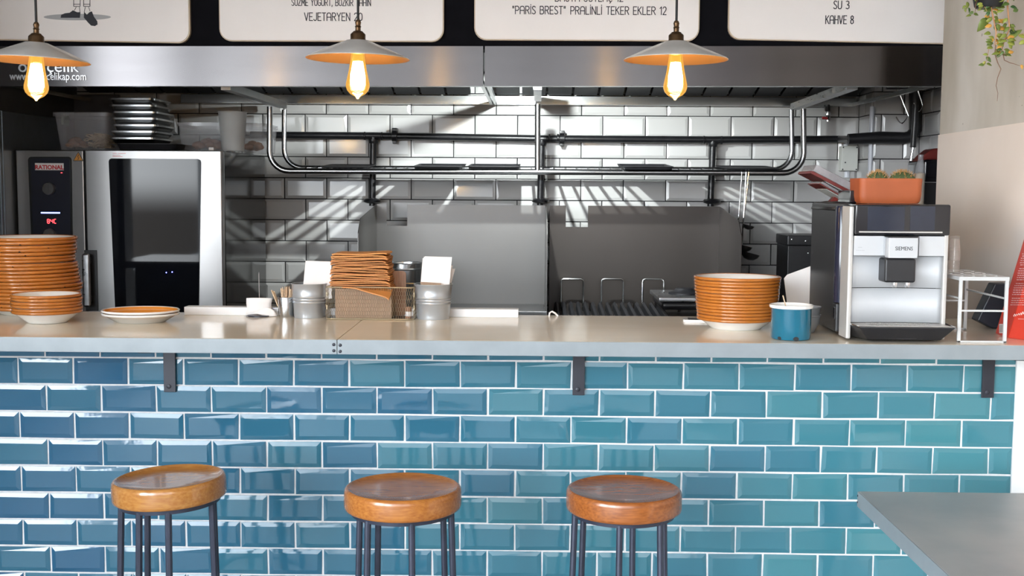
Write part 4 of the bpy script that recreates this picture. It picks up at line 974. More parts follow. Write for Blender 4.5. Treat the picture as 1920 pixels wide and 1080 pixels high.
# toothpick cup
YT = G(536, 595, CZ).y+.022; c = V(537, 595, YT); rt = 16.5*mpp(YT); ht = V(537, 556.5, YT).z-CZ
cu = thing('steel_cup', 'small steel cup of wooden sticks beside the left bucket', 'cup', (c.x, YT, CZ))
MB().lathe([(0, 0), (rt*.82, 0), (rt*.85, .002), (rt*1.0, ht-.001), (rt*.98, ht), (rt*.95, ht-.002), (rt*.8, .003), (0, .002)], (c.x, YT, CZ), 32).done('body', 'steel', cu)
rnd = random.Random(11)
for i in range(44):
    a = rnd.uniform(0, 2*PI); q_ = rnd.uniform(.1, .95); x, y = math.cos(a)*q_*rt*.72, math.sin(a)*q_*rt*.72
    top = ht+rnd.uniform(.020, .031); k = 1.35 if i > 2 else 0
    p0 = Vector((c.x+x*.75, YT+y*.75, CZ+.004)); p1 = Vector((c.x+x*1.28, YT+y*1.2, CZ+top))
    if i < 3: p0 = Vector((c.x-rt*.5, YT-.004+i*.004, CZ+.004)); p1 = Vector((c.x-rt*1.65+i*.003, YT-.004+i*.004, CZ+ht+.02-i*.002))
    s_ = MB().tube([p0, p1], .0012 if i > 2 else .0018, 6).done('wooden_stick', 'wood_stick', None)
    tag(s_, 'thin wooden stick leaning out of the left side of the steel cup' if i < 3 else 'thin wooden stick standing in the bunch in the steel cup', 'stick', 'leaning sticks in the steel cup' if i < 3 else 'upright sticks in the steel cup')

# ------------------------------------------------------------------ buckets with cards
def bucket(pxc, wtop, pyt, pyb, label):
    Yb = G(pxc, pyb, CZ).y+wtop*.42*mpp(3.2); c = V(pxc, pyb, Yb); r = wtop/2*mpp(Yb); h = V(pxc, pyt, Yb).z-CZ
    bk = thing('zinc_bucket', label, 'bucket', (c.x, Yb, CZ), 'zinc buckets on the counter')
    f = lambda t_: r*(.86+.14*t_)
    pr = [(0, .003), (f(0)*.97, .003), (f(0)*.99, 0), (f(0), .0015), (f(.05), h*.05)]
    for t_ in (.44, .52, .60):
        pr += [(f(t_-.025), h*(t_-.025)), (f(t_)+.0024, h*t_), (f(t_+.025), h*(t_+.025))]
    pr += [(f(.95), h*.955), (f(1)+.002, h*.975), (f(1)+.0022, h*.995), (f(1), h), (f(1)-.002, h*.99), (f(.9)-.0015, h*.9), (f(0)*.95, .006), (0, .005)]
    MB().lathe(pr, (c.x, Yb, CZ), 56).done('body', 'galvanised', bk, smooth=50)
    return c.x, Yb, r, h
q1_ = bucket(580, 65, 530.5, 597.5, 'zinc bucket left of the wire basket, holding white cards')
q2_ = bucket(812.5, 71, 531.5, 600, 'zinc bucket right of the wire basket, holding white cards')
def card(pts, Y, label, th=.0016, group='white cards in the buckets', lean=.02):
    P = []
    for px, py in pts:
        p = V(px, py, Y); P.append(p)
    zmid = min(p.z for p in P); z1 = max(p.z for p in P)
    P = [Vector((p.x, p.y+lean*(p.z-zmid)/(z1-zmid), p.z)) for p in P]
    return tag(MB().prism(P, (0, th, 0)).done('menu_card', 'card_white', None, smooth=0), label, 'card', group)
Yb = q1_[1]
card([(566, 560), (571.5, 489.5), (620, 491), (622, 560)], Yb-.004, 'white card standing in the left bucket, front one', .003, lean=.012)
card([(569, 560), (573, 491.5), (618, 492.5), (620, 560)], Yb+.006, 'white card standing in the left bucket, behind the front one', .003, lean=.012)
Yb = q2_[1]
card([(789, 562), (796, 481), (847, 482.5), (840, 562)], Yb-.008, 'white card standing in the right bucket, front one', lean=.010)
card([(787, 562), (794, 482), (845, 483), (838, 562)], Yb-.0045, 'white card standing in the right bucket, just behind the front one', lean=.010)
card([(786, 562), (792, 484.5), (840, 485), (835, 562)], Yb-.001, 'white card standing in the right bucket, third from the front', lean=.010)
card([(800, 562), (812, 500), (849, 498), (836, 562)], Yb+.012, 'white card fanned out to the right in the right bucket, larger corner', lean=.012)
card([(805, 562), (820, 506), (853, 504), (838, 562)], Yb+.018, 'white card fanned out to the right in the right bucket, rearmost', lean=.012)
tag(MB().prism([V(x, y, Yb-.018) for x, y in ((794, 560), (788, 528.5), (827, 531), (824, 560))], (0, .002, 0)).done('kraft_sheet', 'kraft_pale', None, smooth=0), 'folded brown paper strip just above the rim of the right bucket', 'paper')

# ------------------------------------------------------------------ wire basket and paper bags
YBk = G(690, 600, CZ).y+.002
a, b = V(611, 598, YBk), V(775, 600, YBk); zt_b = V(690, 539, YBk).z; dBk = .15
bs = thing('wire_basket', 'hexagonal wire basket between the two zinc buckets', 'basket', ((a.x+b.x)/2, YBk+dBk/2, CZ))
x0, x1, y0, y1 = a.x, b.x, YBk, YBk+dBk
rect = rrect(x0, x1, y0, y1, .018)
MB().tube([(x, y, zt_b) for x, y in rect], .0018, 8, closed=True).tube([(x, y, CZ+.0022) for x, y in rect], .002, 8, closed=True).done('frame_wire', 'wire_brass', bs)
m = MB()
def hexmesh(m, A, U, Wd, Hh, cw=.0066, chh=.0085, lead=.0068):
    # elongated hexagons: zigzag rows joined by straight wires
    A = Vector(A); U = Vector(U).normalized(); Z = Vector((0, 0, 1)); nrows = int(Hh/(chh+lead*.45)); rowh = Hh/nrows; ncol = int(Wd/cw); c_ = Wd/ncol
    for r_ in range(nrows+1):
        z = rowh*r_; 
        zig = [A+U*(c_*i/2)+Z*min(max(z+(.0021 if (i+r_) % 2 else -.0021), .001), Hh-.001) for i in range(2*ncol+1)]
        m.tube(zig, .00052, 4, caps=False)
    for r_ in range(nrows):
        for i in range(2*ncol+1):
            if (i+r_) % 2: m.tube([A+U*(c_*i/2)+Z*(rowh*r_+.0021), A+U*(c_*i/2)+Z*(rowh*(r_+1)-.0021)], .00052, 4, caps=False)
hexmesh(m, (x0, y0-.0005, CZ+.002), (1, 0, 0), x1-x0, zt_b-CZ-.002)
hexmesh(m, (x0, y1, CZ+.002), (1, 0, 0), x1-x0, zt_b-CZ-.002, .0132)
hexmesh(m, (x0, y0, CZ+.002), (0, 1, 0), dBk, zt_b-CZ-.002, .0132); hexmesh(m, (x1, y0, CZ+.002), (0, 1, 0), dBk, zt_b-CZ-.002, .0132)
m.done('wire_mesh', 'wire_brass', bs, smooth=0)
MB().box(x0+.004, x1-.004, y0+.004, y1-.004, CZ+.001, CZ+.0022).done('floor_panel', 'steel_dark', bs)
for x in (x0, x1):
    for z in (CZ+.028, CZ+.066): MB().box(x-.0018, x+.0018, y0+.02, y0+.032, z, z+.013, .001).done('side_clip', 'wire_brass', bs)
# folded cardboard standing inside
ca, cb = V(629, 590, YBk+.02), V(735, 590, YBk+.02)
tag(MB().box(ca.x, cb.x, YBk+.014, YBk+.125, CZ+.0024, zt_b-.004, .003).done('cardboard_block', 'kraft_pale', None), 'pale cardboard block standing inside the wire basket', 'cardboard')
wa_, wb_ = V(734, 508, YBk+.09), V(761, 508, YBk+.09)
wp = [Vector((x, YBk+.09, z)) for x, z in rrect(wa_.x, wb_.x, CZ+.003, wa_.z, .010)]
tag(MB().prism(wp, (0, .008, 0)).done('wooden_paddle', 'wood_board', None, smooth=0), 'brown wooden paddle with rounded corners standing in the wire basket', 'wooden board')
gj = V(766, 598, YBk+.035)
jr = thing('spice_jar', 'small labelled jar inside the right end of the wire basket', 'jar', (gj.x, YBk+.035, CZ+.0024))
MB().lathe([(0, 0), (.0085, 0), (.009, .002), (.009, .030), (.007, .034), (0, .034)], (gj.x, YBk+.035, CZ+.0024), 20).done('body', 'food_brown', jr)
MB().lathe([(.0092, .006), (.0092, .020)], (gj.x, YBk+.035, CZ+.0024), 20).done('paper_label', 'card_white', jr)
# pile of kraft bags lying on the block
NBg = 18; zb_ = zt_b-.002; bl_, br2 = V(619, 500, YBk+.03), V(738, 500, YBk+.03); cxb = (bl_.x+br2.x)/2; wb2 = (br2.x-bl_.x)/2
ztb = V(680, 473, YBk+.06).z; stp = (ztb-zb_)/NBg
rnd = random.Random(21)
for i in range(NBg):
    u = i/(NBg-1); z = zb_+i*stp+.0006
    ww = wb2*(1.0-.10*u)*rnd.uniform(.965, 1.0); cx_ = cxb-.006*u+rnd.uniform(-.003, .003); dpt = rnd.uniform(.062, .066); yy = YBk+.068+rnd.uniform(-.003, .003)+.004*u
    rot = R(rnd.uniform(-2.2, 2.2)); th = stp*.62; m = MB(); m.v = rnd.uniform(.2, .8)+(.2 if u > .85 else 0)  # lit top of the pile put into the colour of the upper bags
    NXg, NYg = 14, 8; ph = rnd.uniform(0, 6); amp = rnd.uniform(.0006, .0016)
    def pt(ix, iy, top):
        a_, b_ = ix/NXg*2-1, iy/NYg*2-1
        cr = .10 if abs(a_) > .99 and abs(b_) > .9 else 0
        x, y = a_*ww*(1-cr*.3), b_*dpt*(1-cr*.2)
        zz = amp*math.sin(a_*3+ph)+amp*.6*math.sin(b_*4+ph*2)
        edge = max(0, abs(a_)-.80)/.2; zz -= .0035*edge**2*(1-u*.3)
        if i == NBg-1 and a_ > .2: zz += .004*(a_-.2)
        if i == NBg-4 and a_ > .1 and b_ < -.5: zz += .0045*(a_-.1)
        if i == 0 and b_ < -.2:            # lowest bag droops over the basket's front
            s_ = (-.2-b_)/.8; y -= .030*s_*max(0, .55+a_*.6); zz -= .030*s_**1.5*max(0, .15+a_*.85); zz = min(zz, .0005)
        if top: zz += th
        return Vector((cx_+x*math.cos(rot)-y*math.sin(rot), yy+x*math.sin(rot)+y*math.cos(rot), z+zz))
    rows_t = [[pt(ix, iy, 1) for ix in range(NXg+1)] for iy in range(NYg+1)]
    rows_b = [[pt(ix, iy, 0) for ix in range(NXg+1)] for iy in range(NYg+1)]
    m.quads(rows_t, close_u=False); m.quads(rows_b, close_u=False)
    for A_, B_ in ((rows_t[0], rows_b[0]), (rows_t[-1], rows_b[-1]), ([r[0] for r in rows_t], [r[0] for r in rows_b]), ([r[-1] for r in rows_t], [r[-1] for r in rows_b])): m.quads([A_, B_], close_u=False)
    tag(m.done('paper_bag', 'kraft', None, smooth=40), 'flat brown paper bag, %s of the pile on the wire basket' % ('lowest, drooping over the front,' if i == 0 else nth(NBg-1-i, NBg)), 'paper bag', 'brown paper bags piled on the basket')

_p = V(1030, 590, 3.535)
tag(MB().tube([(_p.x, 3.535, CZ), (_p.x+.001, 3.535, CZ+.010), (_p.x+.008, 3.535, CZ+.014), (_p.x+.018, 3.535, CZ+.009), (_p.x+.026, 3.535, CZ)], .0028, 8).done('bent_handle', 'card_white', None), 'tiny white bent handle at the back edge of the counter, right of the white ledge', 'handle')
# ------------------------------------------------------------------ phone, mug, bowls
pa, pb_, pc_ = G(1279, 590.5, CZ+.008), G(1289, 604, CZ+.008), G(1345, 606, CZ+.008)
ph = thing('phone', 'white phone lying half under the right plate stack', 'phone', ((pa.x+pc_.x)/2, (pa.y+pb_.y)/2, CZ))
rp = rrect(-.0325, .0325, -.066, .066, .009)
Tm = Matrix.Translation((pb_.x+.066, (pa.y+pb_.y)/2-.002, CZ)) @ Matrix.Rotation(R(84), 4, 'Z')
MB().prism([Tm @ Vector((x, y, 0)) for x, y in rp], (0, 0, .007)).done('body', 'enamel_white', ph, smooth=20)
MB().prism([Tm @ Vector((x, y, .0071)) for x, y in rrect(-.029, .029, -.052, .052, .002)], (0, 0, .0004)).done('screen', 'black_gloss', ph, smooth=0)
# mug
YM = G(1482, 640, CZ).y+.052; c = V(1482, 640, YM); rm = 37*mpp(YM); hm = V(1482, 572, YM).z-CZ
mg = thing('enamel_mug', 'blue enamel mug with white rim in front of the right plate stack', 'mug', (c.x, YM, CZ))
MB().lathe([(0, .001), (rm*.9, 0), (rm*.97, .002), (rm, .006), (rm, hm-.008), (rm*1.02, hm-.005)], (c.x, YM, CZ), 56).done('body', 'enamel_blue', mg)
MB().lathe([(rm*1.0, hm-.0075), (rm*1.08, hm-.006), (rm*1.105, hm-.002), (rm*1.09, hm+.0018), (rm*1.03, hm+.002), (rm*.97, hm-.002), (rm*.96, .006), (0, .004)], (c.x, YM, CZ), 56).done('white_rim', 'enamel_white', mg)['label'] = 'white rolled rim and inside'
MB().tube([(c.x+rm*.55, YM+rm*.8, CZ+hm*.8), (c.x+rm*.75, YM+rm*1.35, CZ+hm*.78), (c.x+rm*.78, YM+rm*1.5, CZ+hm*.5), (c.x+rm*.7, YM+rm*1.3, CZ+hm*.25), (c.x+rm*.55, YM+rm*.82, CZ+hm*.22)], .004, 8).done('handle', 'enamel_blue', mg)
def chip(px, py, r_):
    p = V(px, py, YM); a_ = math.asin(max(-1, min(1, (p.x-c.x)/rm))); ca, sa = math.sin(a_), -math.cos(a_)
    ctr = Vector((c.x+ca*rm*1.004, YM+sa*rm*1.004, max(p.z, CZ+.006))); u_ = Vector((-sa, ca, 0)).normalized(); m = MB()
    m.prism([ctr+(u_*math.cos(t_*PI/5)*r_*(1+.2*math.sin(t_*3))+Vector((0, 0, 1))*math.sin(t_*PI/5)*r_*.75) for t_ in range(10)], Vector((ca, sa, 0))*.0006); m.done('enamel_chip', 'chip_black', mg, smooth=0)
chip(1456, 633, .0055); chip(1484, 633.5, .0075)
cs = MB().tube([(c.x+.01, YM+.01, CZ+.008), V(1468, 554, YM+.01)], .0016, 6).done('wooden_stick', 'wood_stick', None); tag(cs, 'single thin wooden stick standing in the blue mug', 'stick')
YG = YM+.14; cg_ = V(1513, 612, YG); rg = 24*mpp(YG)
def sbowl(z, hb_, label):
    o_ = MB().lathe([(0, .001), (rg*.5, 0), (rg*.56, .002), (rg*.9, hb_*.5), (rg, hb_*.9), (rg*1.06, hb_*.94), (rg*1.06, hb_), (rg*.98, hb_*.97), (rg*.85, hb_*.5), (rg*.5, .005), (0, .004)], (cg_.x, YG, z), 40).done('grey_bowl', 'bowl_grey', None); tag(o_, label, 'bowl', 'grey bowls behind the mug')
sbowl(CZ, .050, 'grey metal bowl behind the blue mug, lower of the two'); sbowl(CZ+.022, .050, 'grey metal bowl behind the blue mug, upper of the two')
# white sheet leaning by the machine
YW = 3.50
P = [V(1480, 583, YW), V(1472, 523, YW), V(1478, 516, YW), V(1523, 500, YW), V(1540, 500, YW), V(1540, 583, YW)]
zmin = min(p.z for p in P); P = [p+Vector((0, (p.z-zmin)*.15, 0)) for p in P]
P = [Vector((p.x, p.y, CZ if abs(p.z-zmin) < .01 else p.z)) for p in P]
tag(MB().prism(P, (0, .003, 0)).done('paper_sheet', 'paper_white', None, smooth=0), 'white sheet standing between mug and coffee machine', 'paper')

# ------------------------------------------------------------------ coffee machine
YC0 = 3.02; YC1 = 3.445
q = lambda px, py, Y=YC0: V(px, py, Y)
X0, X1 = q(1590, 500).x, q(1777, 500).x
zt = q(1680, 383).z
ZF = lambda py: q(1680, py).z
cmx = thing('coffee_machine', 'silver and black automatic coffee machine at the right end of the counter', 'coffee machine', ((X0+X1)/2, (YC0+YC1)/2, CZ))
MB().box(X0+.004, X1-.002, YC0+.07, YC1, CZ+.006, zt-.001, .006).done('side_body', 'black_plastic', cmx)
for x in (X0+.03, X1-.03):
    for y in (YC0+.10, YC1-.04): MB().tube([(x, y, CZ), (x, y, CZ+.008)], .012, 12).done('foot', 'black_plastic', cmx)
xp = q(1599.5, 500).x
MB().box(X0, xp-.0005, YC0, YC0+.075, CZ+.004, zt-.006, .004).done('left_pillar', 'silver_edge', cmx)
xr = q(1769, 500).x
MB().box(xr, X1, YC0, YC0+.075, CZ+.004, ZF(440), .003).done('right_pillar', 'silver_edge', cmx)
sb = MB().box(xp, X1+.0005, YC0-.008, YC0+.075, ZF(441), zt, .005).done('display_head', 'black_gloss', cmx)
a, b = q(1706, 432, YC0-.0085), q(1754, 387, YC0-.0085); MB().box(a.x, b.x, YC0-.0088, YC0-.0075, a.z, b.z).done('screen', 'screen_glass', sb)
a, b = q(1626, 432, YC0-.0085), q(1697, 388, YC0-.0085); MB().box(a.x, b.x, YC0-.0088, YC0-.0075, a.z, b.z).done('screen', 'screen_glass', sb)
a, b = q(1610.5, 436, YC0-.0085), q(1767, 434.6, YC0-.0085); MB().box(a.x, b.x, YC0-.0095, YC0-.0075, a.z, b.z).done('light_strip', 'silver_edge', sb)
xm0, xm1 = q(1657, 460).x, q(1722, 460).x
MB().box(xp, xm0-.0006, YC0-.004, YC0+.07, ZF(479.5), ZF(442.5), .0012).done('front_panel', 'silver_plastic', cmx)
MB().box(xm1+.0006, xr-.0005+.0, YC0-.004, YC0+.07, ZF(479.5), ZF(442.5), .0012).done('front_panel', 'silver_plastic', cmx)
MB().box(xm0, xm1, YC0-.001, YC0+.07, ZF(479.5), ZF(443), .001).done('module_back', 'silver_plastic', cmx)
YMd = YC0-.034
a, b = q(1666, 484, YMd), q(1722, 446, YMd)
md = MB().box(a.x, b.x, YMd, YC0-.001, a.z, b.z, .002).done('spout_cover', 'silver_plastic', cmx)
MB().box(a.x-.002, b.x+.001, YMd+.003, YC0-.001, b.z, b.z+.003, .001).done('cover_top', 'black_plastic', md)
m = MB(); c = q(1695, 469.5, YMd); font_mesh(m, 'SIEMENS', .0140, .0005, Matrix.Translation((c.x, YMd-.0003, c.z)) @ FACE, .86); m.done('lettering', 'black_plastic', md, smooth=0)
m = MB(); 
for px0, px1, py in ((1609, 1617, 464.5), (1605.5, 1622, 470)):
    a, b = q(px0, py, YC0-.004), q(px1, py-1.2, YC0-.004); n_ = 5
    for i in range(n_): m.box(a.x+(b.x-a.x)*i/n_, a.x+(b.x-a.x)*(i+.6)/n_, YC0-.0046, YC0-.0038, a.z, b.z)
m.done('model_marking', 'ink_grey', cmx, smooth=0)
# curved steel back of the brewing bay
def bay(zl, zh, name):
    rows = []
    for z in (zl, zh): rows.append([Vector((xp+(xr-xp)*i/24, YC0+.012+.014*(1-(2*i/24-1)**2), z)) for i in range(25)])
    return MB().quads(rows, close_u=False).done(name, 'steel_front', cmx, smooth=80, solid=.002)
bay(ZF(540.5), ZF(480), 'bay_back'); bay(ZF(606), ZF(541.8), 'tray_front')
MB().box(xp, xr, YC0+.050, YC0+.072, ZF(612), ZF(480), .001).done('bay_core', 'black_plastic', cmx)
YSu = YC0-.030
a, b = q(1655.5, 530, YSu), q(1720, 485, YSu)
so = MB().box(a.x+.004, b.x-.002, YSu, YC0+.03, a.z, b.z, .006, 3).done('spout', 'black_plastic', cmx)
for px in (1677.5, 1701.5):
    c = q(px, 539.5, YSu+.02); MB().lathe([(.0042, 0), (.006, .002), (.0065, .006), (.0075, .007), (.0075, .016), (0, .016)], (c.x, YSu+.022, c.z), 18).done('nozzle', 'chrome', so)
# drip tray
YDt = 2.965
zt0 = q(1700, 612, YDt).z
a, b = q(1612, 616, YDt), q(1791, 614, YDt); tl_ = q(1600, 604, YC0+.02)
dt = MB()
zr_, zb_ = q(1700, 613.5, YDt).z, CZ+.007
top = [(a.x, YDt), (b.x, YDt), (X1+.008, YC0+.045), (X0+.004, YC0+.045)]
bot = [(a.x+.026, YDt+.016), (b.x-.03, YDt+.016), (X1-.01, YC0+.045), (X0+.02, YC0+.045)]
dt.quads([[Vector((x, y, zb_)) for x, y in bot], [Vector((x, y, zr_-.003)) for x, y in top], [Vector((x, y, zr_)) for x, y in top]], cap0=True, cap1=True)
dto = dt.done('drip_tray', 'black_plastic', cmx, smooth=20, bev=.0015)
MB().tube([(X0+.004, YC0+.03, zr_+.001), (a.x, YDt, zr_+.001), (b.x, YDt, zr_+.001), (X1+.008, YC0+.03, zr_+.001)], .0016, 8).done('tray_rim', 'chrome', dto)
g = MB(); gx0, gx1, gy0, gy1 = X0+.016, X1-.006, YDt+.006, YC0+.03
g.box(gx0, gx1, gy0, gy0+.012, zr_+.0004, zr_+.0024); g.box(gx0, gx1, gy1-.012, gy1, zr_+.0004, zr_+.0024)
g.box(gx0, gx0+.035, gy0+.012, gy1-.012, zr_+.0004, zr_+.0024); g.box(gx1-.035, gx1, gy0+.012, gy1-.012, zr_+.0004, zr_+.0024)
for i in range(14):
    x = gx0+.038+i*(gx1-gx0-.076)/13; g.prism([(x-.0025, gy0+.012, zr_+.0004), (x+.002, gy0+.012, zr_+.0004), (x-.004, gy1-.012, zr_+.0004), (x-.0085, gy1-.012, zr_+.0004)], (0, 0, .002))
g.done('tray_grid', 'silver_edge', dto, smooth=0)
MB().box((a.x+b.x)/2-.03, (a.x+b.x)/2+.03, YDt+.014, YDt+.022, CZ+.008, CZ+.020, .002).done('tray_grip', 'black_gloss', dto)
# water tank strip and bean hopper on the left flank
MB().lathe([(0, CZ+.09), (.018, CZ+.09), (.019, CZ+.1), (.019, zt-.012), (.017, zt-.006), (0, zt-.006)], (X0+.010, YC0+.10, 0), 24).done('water_tank', 'tank_plastic', cmx)
MB().box(X0-.0075, X0+.006, YC0+.078, YC0+.118, CZ+.012, CZ+.088, .004).done('tank_base', 'black_plastic', cmx)
MB().box(X0-.009, X0-.006, YC0+.084, YC0+.098, CZ+.045, CZ+.078, .002).done('tank_grip', 'black_gloss', cmx)
m = MB(); m.quads([[Vector((X0+.002+.055*(1-math.cos(t_*PI/10))*1.0, y, zt-.02+.022*math.sin(t_*PI/10))) for t_ in range(11)] for y in (YC0+.16, YC1-.008)], close_u=False)
m.done('bean_lid', 'black_plastic', cmx, smooth=60, solid=.004)

# on the machine: cactus trough, red boxes, black box
YPt = 3.10
tz = zt+.001
a, b = V(1613, 334, YPt), V(1732.5, 334, YPt); wx = (b.x-a.x)/2; cxp = (a.x+b.x)/2; hp_ = a.z-tz; wy = .055
pot = thing('cactus_trough', 'terracotta trough of cacti on top of the coffee machine', 'planter', (cxp, YPt+wy, tz))
def ring(fx, z, r=.22):
    o_ = rrect(-1, 1, -1, 1, r, 8); k = wx/wy
    return [Vector((cxp+x*wx*fx, YPt+wy+y*wy*fx, z)) for x, y in o_]
MB().quads([ring(.90, tz), ring(.955, tz+.006), ring(.985, tz+.02), ring(.992, tz+hp_-.012), ring(1.0, tz+hp_-.010), ring(1.0, tz+hp_-.001), ring(.985, tz+hp_), ring(.95, tz+hp_-.002), ring(.94, tz+hp_-.014)], cap0=True, cap1=False).done('pot', 'terracotta', pot, smooth=45)
MB().quads([ring(.945, tz+hp_-.014), ring(.5, tz+hp_-.010)], cap1=True).done('soil', 'soil', pot)
def cactus(px, wpx, label, seed):
    rnd = random.Random(seed); c = V(px, 334, YPt+wy); r = wpx/2*mpp(YPt+wy); z0 = tz+hp_-.012; hh = V(px, 322, YPt+wy).z-z0
    root = thing('cactus', label, 'cactus', (c.x, YPt+wy, z0), 'cacti in the trough')
    m = MB(); rings = []
    for k in range(9):
        th = k/8*PI/2; ring_ = []
        for i in range(48):
            a_ = 2*PI*i/48; rr = r*math.cos(th)*(1+.07*math.cos(a_*12)) if k < 8 else .0004
            ring_.append(Vector((c.x+rr*math.cos(a_), YPt+wy+rr*.8*math.sin(a_), z0+hh*math.sin(th))))
        rings.append(ring_)
    m.quads(rings, cap1=True); m.done('body', 'cactus', root, smooth=60)
    s_ = MB()
    for i in range(260):
        th = rnd.uniform(.05, 1)**.8*PI/2*.97; a_ = 2*PI*(round(rnd.uniform(0, 12))+rnd.uniform(-.1, .1))/12
        n_ = Vector((math.cos(a_)*math.cos(th), math.sin(a_)*math.cos(th), math.sin(th))); p = Vector((c.x+n_.x*r*1.02, YPt+wy+n_.y*r*.82, z0+n_.z*hh*1.0))
        dr = (n_+Vector((rnd.uniform(-.7, .7), rnd.uniform(-.7, .7), rnd.uniform(-.3, .7)))).normalized()*rnd.uniform(.005, .010)
        s_.tube([p, p+dr], [.0006, .0002], 3, caps=False)
    so = s_.done('spines', 'spine', root, smooth=0); so['kind'] = 'stuff'
cactus(1645, 40, 'spiny round cactus at the left end of the terracotta trough', 2)
cactus(1692, 50, 'larger spiny cactus at the right end of the terracotta trough', 3)
YK = 3.16
a, b = V(1593, 379, YK), V(1614, 357, YK)
tag(MB().box(a.x, V(1612, 379, YK).x, YK, YK+.12, tz, b.z, .002).done('black_box', 'black_gloss', None), 'small black box on the coffee machine, holding up the tilted red boxes', 'box')
zk = b.z
def redbox(pl, pr, Y, w_, th, label, dep):
    # a flat clear-topped box with a red edge, leaning up towards the left
    A, B = V(*pl, Y), V(*pr, Y); d_ = (A-B); L_ = d_.length; u_ = d_.normalized(); n_ = Vector((-u_.z, 0, u_.x)); n_ = n_ if n_.z > 0 else -n_
    root = thing('display_box', label, 'box', B, 'red boxes leaning on the coffee machine')
    Mx = Matrix(((u_.x, 0, n_.x, B.x), (0, 1, 0, Y), (u_.z, 0, n_.z, B.z), (0, 0, 0, 1)))
    MB().box(0, L_, 0, dep, 0, th*.28, .001, M=Mx).done('red_frame', 'red_dark', root)
    MB().box(.004, L_-.004, .004, dep-.004, th*.29, th, .003, M=Mx).done('clear_cover', 'clear_wrap', root)
    MB().box(L_*.1, L_*.7, .012, dep-.012, -.0012, -.0002, M=Mx).done('pale_panel', 'box_pale', root)
redbox((1520, 325), (1619, 376), YK+.125, .1, .030, 'clear-topped red-edged box leaning left of the cactus trough, upper one', .16)
redbox((1536, 345), (1590, 376), YK+.13, .1, .012, 'red-edged box leaning left of the cactus trough, lower one', .14)
P = [V(1556, 379.5, YK+.2), V(1568, 366, YK+.2), V(1573, 369, YK+.2), V(1571, 379.5, YK+.2)]
P = [Vector((p.x, p.y, max(p.z, tz))) for p in P]
tag(MB().prism(P, (0, .03, 0)).done('red_sachet', 'red_dark', None, smooth=0), 'small crumpled red sachet under the leaning boxes', 'sachet')

# behind the machine, in the corner of the kitchen
YGk = 4.75
a, b = V(1733, 300, YGk), V(1790, 300, YGk)
gk = thing('coffee_grinder', 'tall black canister-like grinder behind the cactus trough, half hidden by the wall', 'grinder', ((a.x+b.x)/2, YGk+.1, .95))
zg = V(1745, 299, YGk).z
MB().box(a.x, b.x, YGk, YGk+.2, .95, V(1745, 342, YGk).z, .006).done('body', 'black_plastic', gk)
MB().box(a.x-.003, b.x, YGk-.006, YGk+.2, V(1745, 341, YGk).z, zg, .012, 3).done('hopper', 'black_gloss', gk)
rb = MB(); A = [V(x, y, YGk+.05) for x, y in ((1722, 303), (1733, 291), (1748, 279), (1775, 276), (1800, 290), (1800, 299), (1745, 299))]
rb.prism(A, (0, .10, 0)); tag(rb.done('crumpled_bag', 'red_dark', None, smooth=0, bev=.006), 'dark red crumpled bag on top of the black grinder', 'bag')
YJ = 4.70; c = V(1725, 333, YJ)
cup_ = thing('spice_bottle', 'clear bottle with beige contents beside the black grinder', 'bottle', (c.x, YJ, .95))
r_ = 9*mpp(YJ); zt2 = V(1725, 290, YJ).z
MB().lathe([(0, 0), (r_, 0), (r_, zt2-.95-.05), (r_*.5, zt2-.95-.02), (r_*.5, zt2-.95), (0, zt2-.95)], (c.x, YJ, .95), 24).done('body', 'clear_plastic', cup_)
MB().lathe([(0, .004), (r_*.9, .004), (r_*.9, zt2-.95-.075), (0, zt2-.95-.068)], (c.x, YJ, .95), 20).done('contents', 'pasta', cup_)

# ------------------------------------------------------------------ white shelf rack with glasses
YR0, YR1 = 2.995, 3.27
a, b = V(1796, 640, YR0), V(1891, 640, YR0); x0, x1 = V(1797, 580, YR0).x, V(1890, 580, YR0).x; ztr = V(1845, 520, YR0).z
rk = thing('shelf_rack', 'white wire shelf rack beside the coffee machine, glasses on it', 'rack', ((x0+x1)/2, (YR0+YR1)/2, CZ))
wl_ = .0045
for y in (YR0, YR1):
    m = MB()
    for x in (x0+wl_, x1-wl_): m.box(x-wl_, x+wl_, y, y+.006, CZ, ztr-.004, .001)
    m.box(x0, x1, y, y+.006, CZ, CZ+.005, .001); zm = V(1845, 583, YR0).z; m.box(x0+.006, x1-.006, y+.001, y+.005, zm-.0025, zm+.0025, .001)
    m.done('leg_frame', 'rack_white', rk)
for x in (x0+wl_, x1-wl_):
    MB().box(x-.002, x+.002, YR0+.005, YR1, V(1845, 560, YR0).z-.0025, V(1845, 560, YR0).z+.0025, .001).done('side_rail', 'rack_white', rk)
m = MB(); nx, ny = 13, 21
xs2 = [x0+(x1-x0)*i/nx for i in range(nx+1)]; ys2 = [YR0+(YR1+.006-YR0)*i/ny for i in range(ny+1)]
vv_ = [[m._new([(x, y, ztr)])[0] for x in xs2] for y in ys2]
for j in range(ny):
    for i in range(nx):
        if j % 2 == 1 and i % 3 != 0 and (i+j//2) % 3 != 2 and 0 < i < nx-1: continue
        m.bm.faces.new((vv_[j][i], vv_[j][i+1], vv_[j+1][i+1], vv_[j+1][i]))
m.done('perforated_top', 'rack_white', rk, smooth=0, solid=.0016)
m = MB(); m.box(x0, x1, YR0-.001, YR0+.0008, ztr-.0085, ztr+.001); m.box(x0-.0008, x0+.0008, YR0, YR1+.006, ztr-.0085, ztr+.001); m.box(x1-.0008, x1+.0008, YR0, YR1+.006, ztr-.0085, ztr+.001); m.box(x0, x1, YR1+.005, YR1+.007, ztr-.0085, ztr+.001)
m.done('top_edge', 'rack_white', rk, smooth=0)
YGl = 3.17
c = V(1788, 505, YGl); rgl = 11.5*mpp(YGl)
